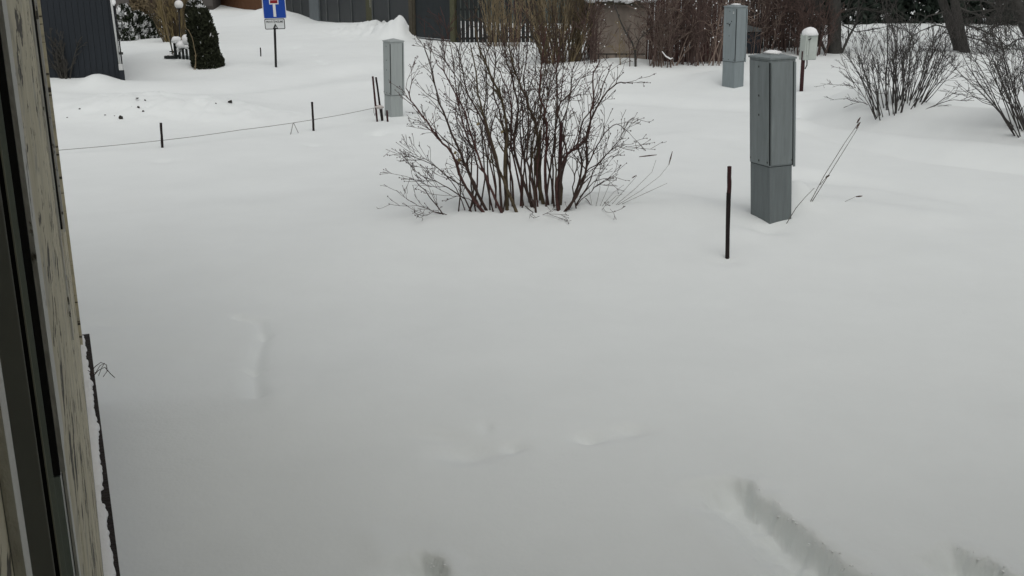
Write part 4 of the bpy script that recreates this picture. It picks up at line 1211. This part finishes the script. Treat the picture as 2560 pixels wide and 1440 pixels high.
# metal panel fence
pa, pb_ = wall_between(708, 33, 1034, 97)
mx, L = frame_of(pa, pb_)
mf = thing('panel_fence', 'dark sheet metal fence with pale vertical seams behind the snow bank', 'fence', pa)
def frac(px):      # fraction along the fence that shows at column px (base line)
    u = (px - CX) / F_PX
    d = pb_ - pa
    # x = u * (zc); zc = y*CP + (H)*SP
    return (u * (pa.y * CP + H * SP) - pa.x) / (d.x - u * d.y * CP)
cuts = [708, 733, 755, 779, 802, 819, 849, 882, 918, 934, 975, 1024]
for i, (c0_, c1_) in enumerate(zip(cuts[:-1], cuts[1:])):
    f0, f1 = frac(c0_) * L, frac(c1_) * L
    if c0_ == 779:
        MB().box(f0, f1, -.08, .06, -.4, 2.0, mtx=mx).build('wide_post', M['metal_grey'], mf, bevel=.01); continue
    if c0_ == 918:
        MB().box(f0 + .02, f1, -.03, .03, -.4, 1.95, mtx=mx).build('hinge_panel', M['wood_post_green'], mf); continue
    MB().box(f0 + .025, f1 - .005, 0, .02, -.4, 1.9 + .02 * random.random(), mtx=mx).build('panel', M['metal_fence'], mf)
    if c0_ != 708: MB().box(f0 - .02, f0 + .02, -.035, -.002, -.4, 1.92, mtx=mx).build('seam_strip', M['metal_seam'], mf)
p = at_y(927, 8, pa.y + (pb_.y - pa.y) * frac(927) - .1)
MB().box(p.x - .03, p.x + .03, p.y - .02, p.y, p.z - .14, p.z + .14).build('latch_plate', M['white'], mf)
# gate
ga, gb = wall_between(1028, 102, 1142, 113)
mx, L = frame_of(ga, gb)
gate = thing('garden_gate', 'dark plank garden gate between two weathered posts', 'gate', ga)
MB().box(.0, .17, -.08, .09, -.4, 2.2, mtx=mx).build('post', M['wood_post'], gate, bevel=.012)
MB().box(L - .20, L, -.09, .09, -.4, 2.2, mtx=mx).build('post', M['wood_post_green'], gate, bevel=.012)
n = 6; x0, x1 = .25, L - .225
for k in range(n):
    MB().box(x0 + (x1 - x0) * k / n + .002, x0 + (x1 - x0) * (k + 1) / n - .002, .0, .022, .14, 2.0, mtx=mx).build('board', M['metal_fence'], gate)
MB().box(x0, x1, -.03, .03, .07, .12, mtx=mx).build('bottom_rail', M['metal_seam'], gate)
MB().box(.19, .235, -.05, -.01, .05, 1.9, mtx=mx).build('frame_bar', M['wood_post'], gate)
o = MB().box(.172, .205, -.03, .0, .25, 1.15, mtx=mx).build('snow_sliver', M['snow_cap'], None); tag(o, 'thin strip of snow stuck between gate and left post', 'snow')
# picket fence
pa, pb_ = wall_between(1142, 114, 1345, 108)
mx, L = frame_of(pa, pb_)
pk = thing('picket_fence', 'dark picket fence right of the gate behind the bush', 'fence', pa)
npk = 19
stp = (pb_ - pa) / npk
src = MB().box(.02, .02 + L / npk * .77, 0, .022, -.2, 1.75, mtx=mx).build('picket', M['picket'], pk)
for k in range(1, npk): share(src, stp * k + Vector((0, 0, random.uniform(-.02, .02))), pk, (0, random.uniform(-.012, .012), 0))
for z in (.16, 1.0): MB().box(0, L, .0235, .06, z, z + .06, mtx=mx).build('rail', M['picket'], pk)
MB().box(.02, .12, -.04, -.003, -.3, 1.9, mtx=mx).build('post', M['picket'], pk)
# dark outbuilding behind the picket fence and shrubs
a, b = wall_between(1120, 52, 1500, 58)
mx, L = frame_of(a, b)
ob = thing('outbuilding', 'dark green grey outbuilding beyond the picket fence', 'building', a)
MB().box(0, L, 0, 4, -.4, 3.2, mtx=mx).build('wall', M['green_wall'], ob)
MB().box(-.3, L + .3, -.4, 4.4, 3.202, 3.35, mtx=mx).build('roof', M['roof'], ob)
for k in range(14):
    MB().box(L * (k + .45) / 14, L * (k + .55) / 14, -.03, -.001, -.3, 3.1, mtx=mx).build('batten', M['picket'], ob)

# crumbs of snow broken off along the ragged edges of the leg tracks
random.seed(90)
cr = MB()
for (pl, n, off) in ((((1862, 1212), (1930, 1262), (1990, 1318), (2070, 1385), (2140, 1440)), 36, 22), (((1080, 1398), (1112, 1440)), 8, 12), (((2420, 1380), (2480, 1410), (2540, 1445)), 12, 16)):
    for k in range(n):
        t = random.random() * (len(pl) - 1); i = min(int(t), len(pl) - 2); f = t - i
        px = pl[i][0] + (pl[i + 1][0] - pl[i][0]) * f + random.gauss(4, off); py = pl[i][1] + (pl[i + 1][1] - pl[i][1]) * f + random.gauss(0, 8)
        r = random.uniform(.002, .0065)
        cr.blob(at(px, py) + Vector((0, 0, -r * .1)), r * 1.3, r * 1.1, r * .7, 6, 4, .5, k)
o = cr.build('snow_crumbs', M['snow_cap'], None, smooth=True); tag(o, 'crumbs of broken snow along the leg tracks in the foreground', 'snow', kind='stuff')

# ------------------------------------------------------------------ dry stalks, clods
def stalks(label, lines, r, m='straw', name='dry_stalk', heads=()):
    b = at(*lines[0][0])
    root = thing(name, label, 'dry weed', b, 'dry weed stalks in the snow')
    for pl in lines:
        y0 = at(*pl[0]).y
        MB().tube([at_y(a, c, y0 + .03 * i) for i, (a, c) in enumerate(pl)], [r * (1 - .5 * i / len(pl)) for i in range(len(pl))], 4).build('stem', M[m], root)
    for (x, y, x2, y2, rr) in heads:
        y0 = b.y + .06
        MB().tube([at_y(x, y, y0), at_y((x + x2) / 2, (y + y2) / 2, y0), at_y(x2, y2, y0)], [rr * .5, rr, rr * .4], 5).build('seed_head', M['twig_brown2'], root)
    return root
stalks('pair of long leaning stalks with seed heads right of the front cabinet', [[(2026, 504), (2060, 440), (2110, 360), (2148, 305)], [(2030, 504), (2070, 440), (2120, 360), (2146, 318)], [(2050, 462), (2062, 448), (2072, 440)]], .0042, heads=((2142, 308, 2151, 293, .010), (2140, 322, 2151, 305, .010), (2064, 444, 2074, 438, .012)))
stalks('single bent stalk leaning from the foot of the front cabinet', [[(1966, 559), (1990, 520), (2012, 494), (2036, 470)]], .0040)
stalks('short buried stalk tip far right of the front cabinet', [[(2112, 504), (2130, 496), (2142, 490)]], .0025, heads=((2140, 492, 2156, 490, .010),))
stalks('fan of fine stalks right of the big bush', [[(1540, 512), (1590, 470), (1630, 430), (1640, 400)], [(1545, 512), (1600, 478), (1650, 440), (1672, 412)], [(1555, 510), (1620, 480), (1668, 458)], [(1530, 510), (1570, 465), (1592, 440)]], .0024, heads=((1672, 412, 1681, 378, .008), (1598, 392, 1642, 387, .008), (1580, 445, 1592, 438, .007)))
stalks('fine grass blades between bush stems and snow', [[(1500, 515), (1520, 470), (1528, 440)], [(1505, 516), (1535, 480), (1560, 462)], [(1490, 515), (1500, 470), (1498, 430)], [(1515, 514), (1540, 490), (1556, 486)], [(1480, 514), (1472, 470), (1468, 440)]], .0022)
CL = [(199, 273, 7, 5, 'dark clod near the left end of the ploughed bank, upper of two'), (263, 288, 6, 4, 'small clod left of the blackest clod on the bank'), (346, 269, 8, 7, 'dark clod heading the row on the middle of the bank'),
      (352, 273, 6, 5, 'second clod down the row on the middle of the bank'), (358, 279, 7, 6, 'lowest clod of the row on the middle of the bank'), (363, 251, 6, 5, 'clod high on the crest of the ploughed bank'),
      (343, 246, 9, 4, 'flattest clod at the very top of the ploughed bank'), (168, 294, 6, 3, 'leftmost grey clod, low at the end of the bank'), (286, 290, 4, 3, 'tiny clod just left of the blackest one'),
      (452, 264, 6, 6, 'lone clod on the right slope of the bank'), (540, 259, 5, 4, 'small clod left of the flat grey one'), (329, 267, 4, 3, 'tiny clod left of the row on the bank')]
for (x, y, w_, h2, lab) in CL:
    b = at(x, y); s = (b.y * CP + (H - b.z) * SP) / F_PX
    o = MB().blob((0, 0, 0), w_ * s * .40, w_ * s * .36, h2 * s * .36, 8, 6, .9, x).build('dirt_clod', M['clod'], None, local=True)
    o.location = b + Vector((0, 0, h2 * s * .12))
    tag(o, lab, 'clod', 'dirt clods on the snow bank')
b = at(302, 298); s = (b.y * CP + (H - b.z) * SP) / F_PX
o = MB().blob((0, 0, 0), 5.5 * s, 4 * s, 5 * s, 9, 6, 1.2, 3).build('dirt_clod', M['clod'], None, local=True); o.location = b + Vector((0, 0, 3 * s))
tag(o, 'largest blackest clod at the front of the ploughed bank', 'clod', 'dirt clods on the snow bank')
b = at(576, 256); s = (b.y * CP + (H - b.z) * SP) / F_PX
o = MB().blob((0, 0, 0), 6 * s, 4 * s, 3 * s, 9, 6, 1.0, 5).build('dirt_clod', M['clod'], None, local=True); o.location = b + Vector((0, 0, 2 * s))
tag(o, 'flat grey clod lying apart at the right end of the bank', 'clod', 'dirt clods on the snow bank')
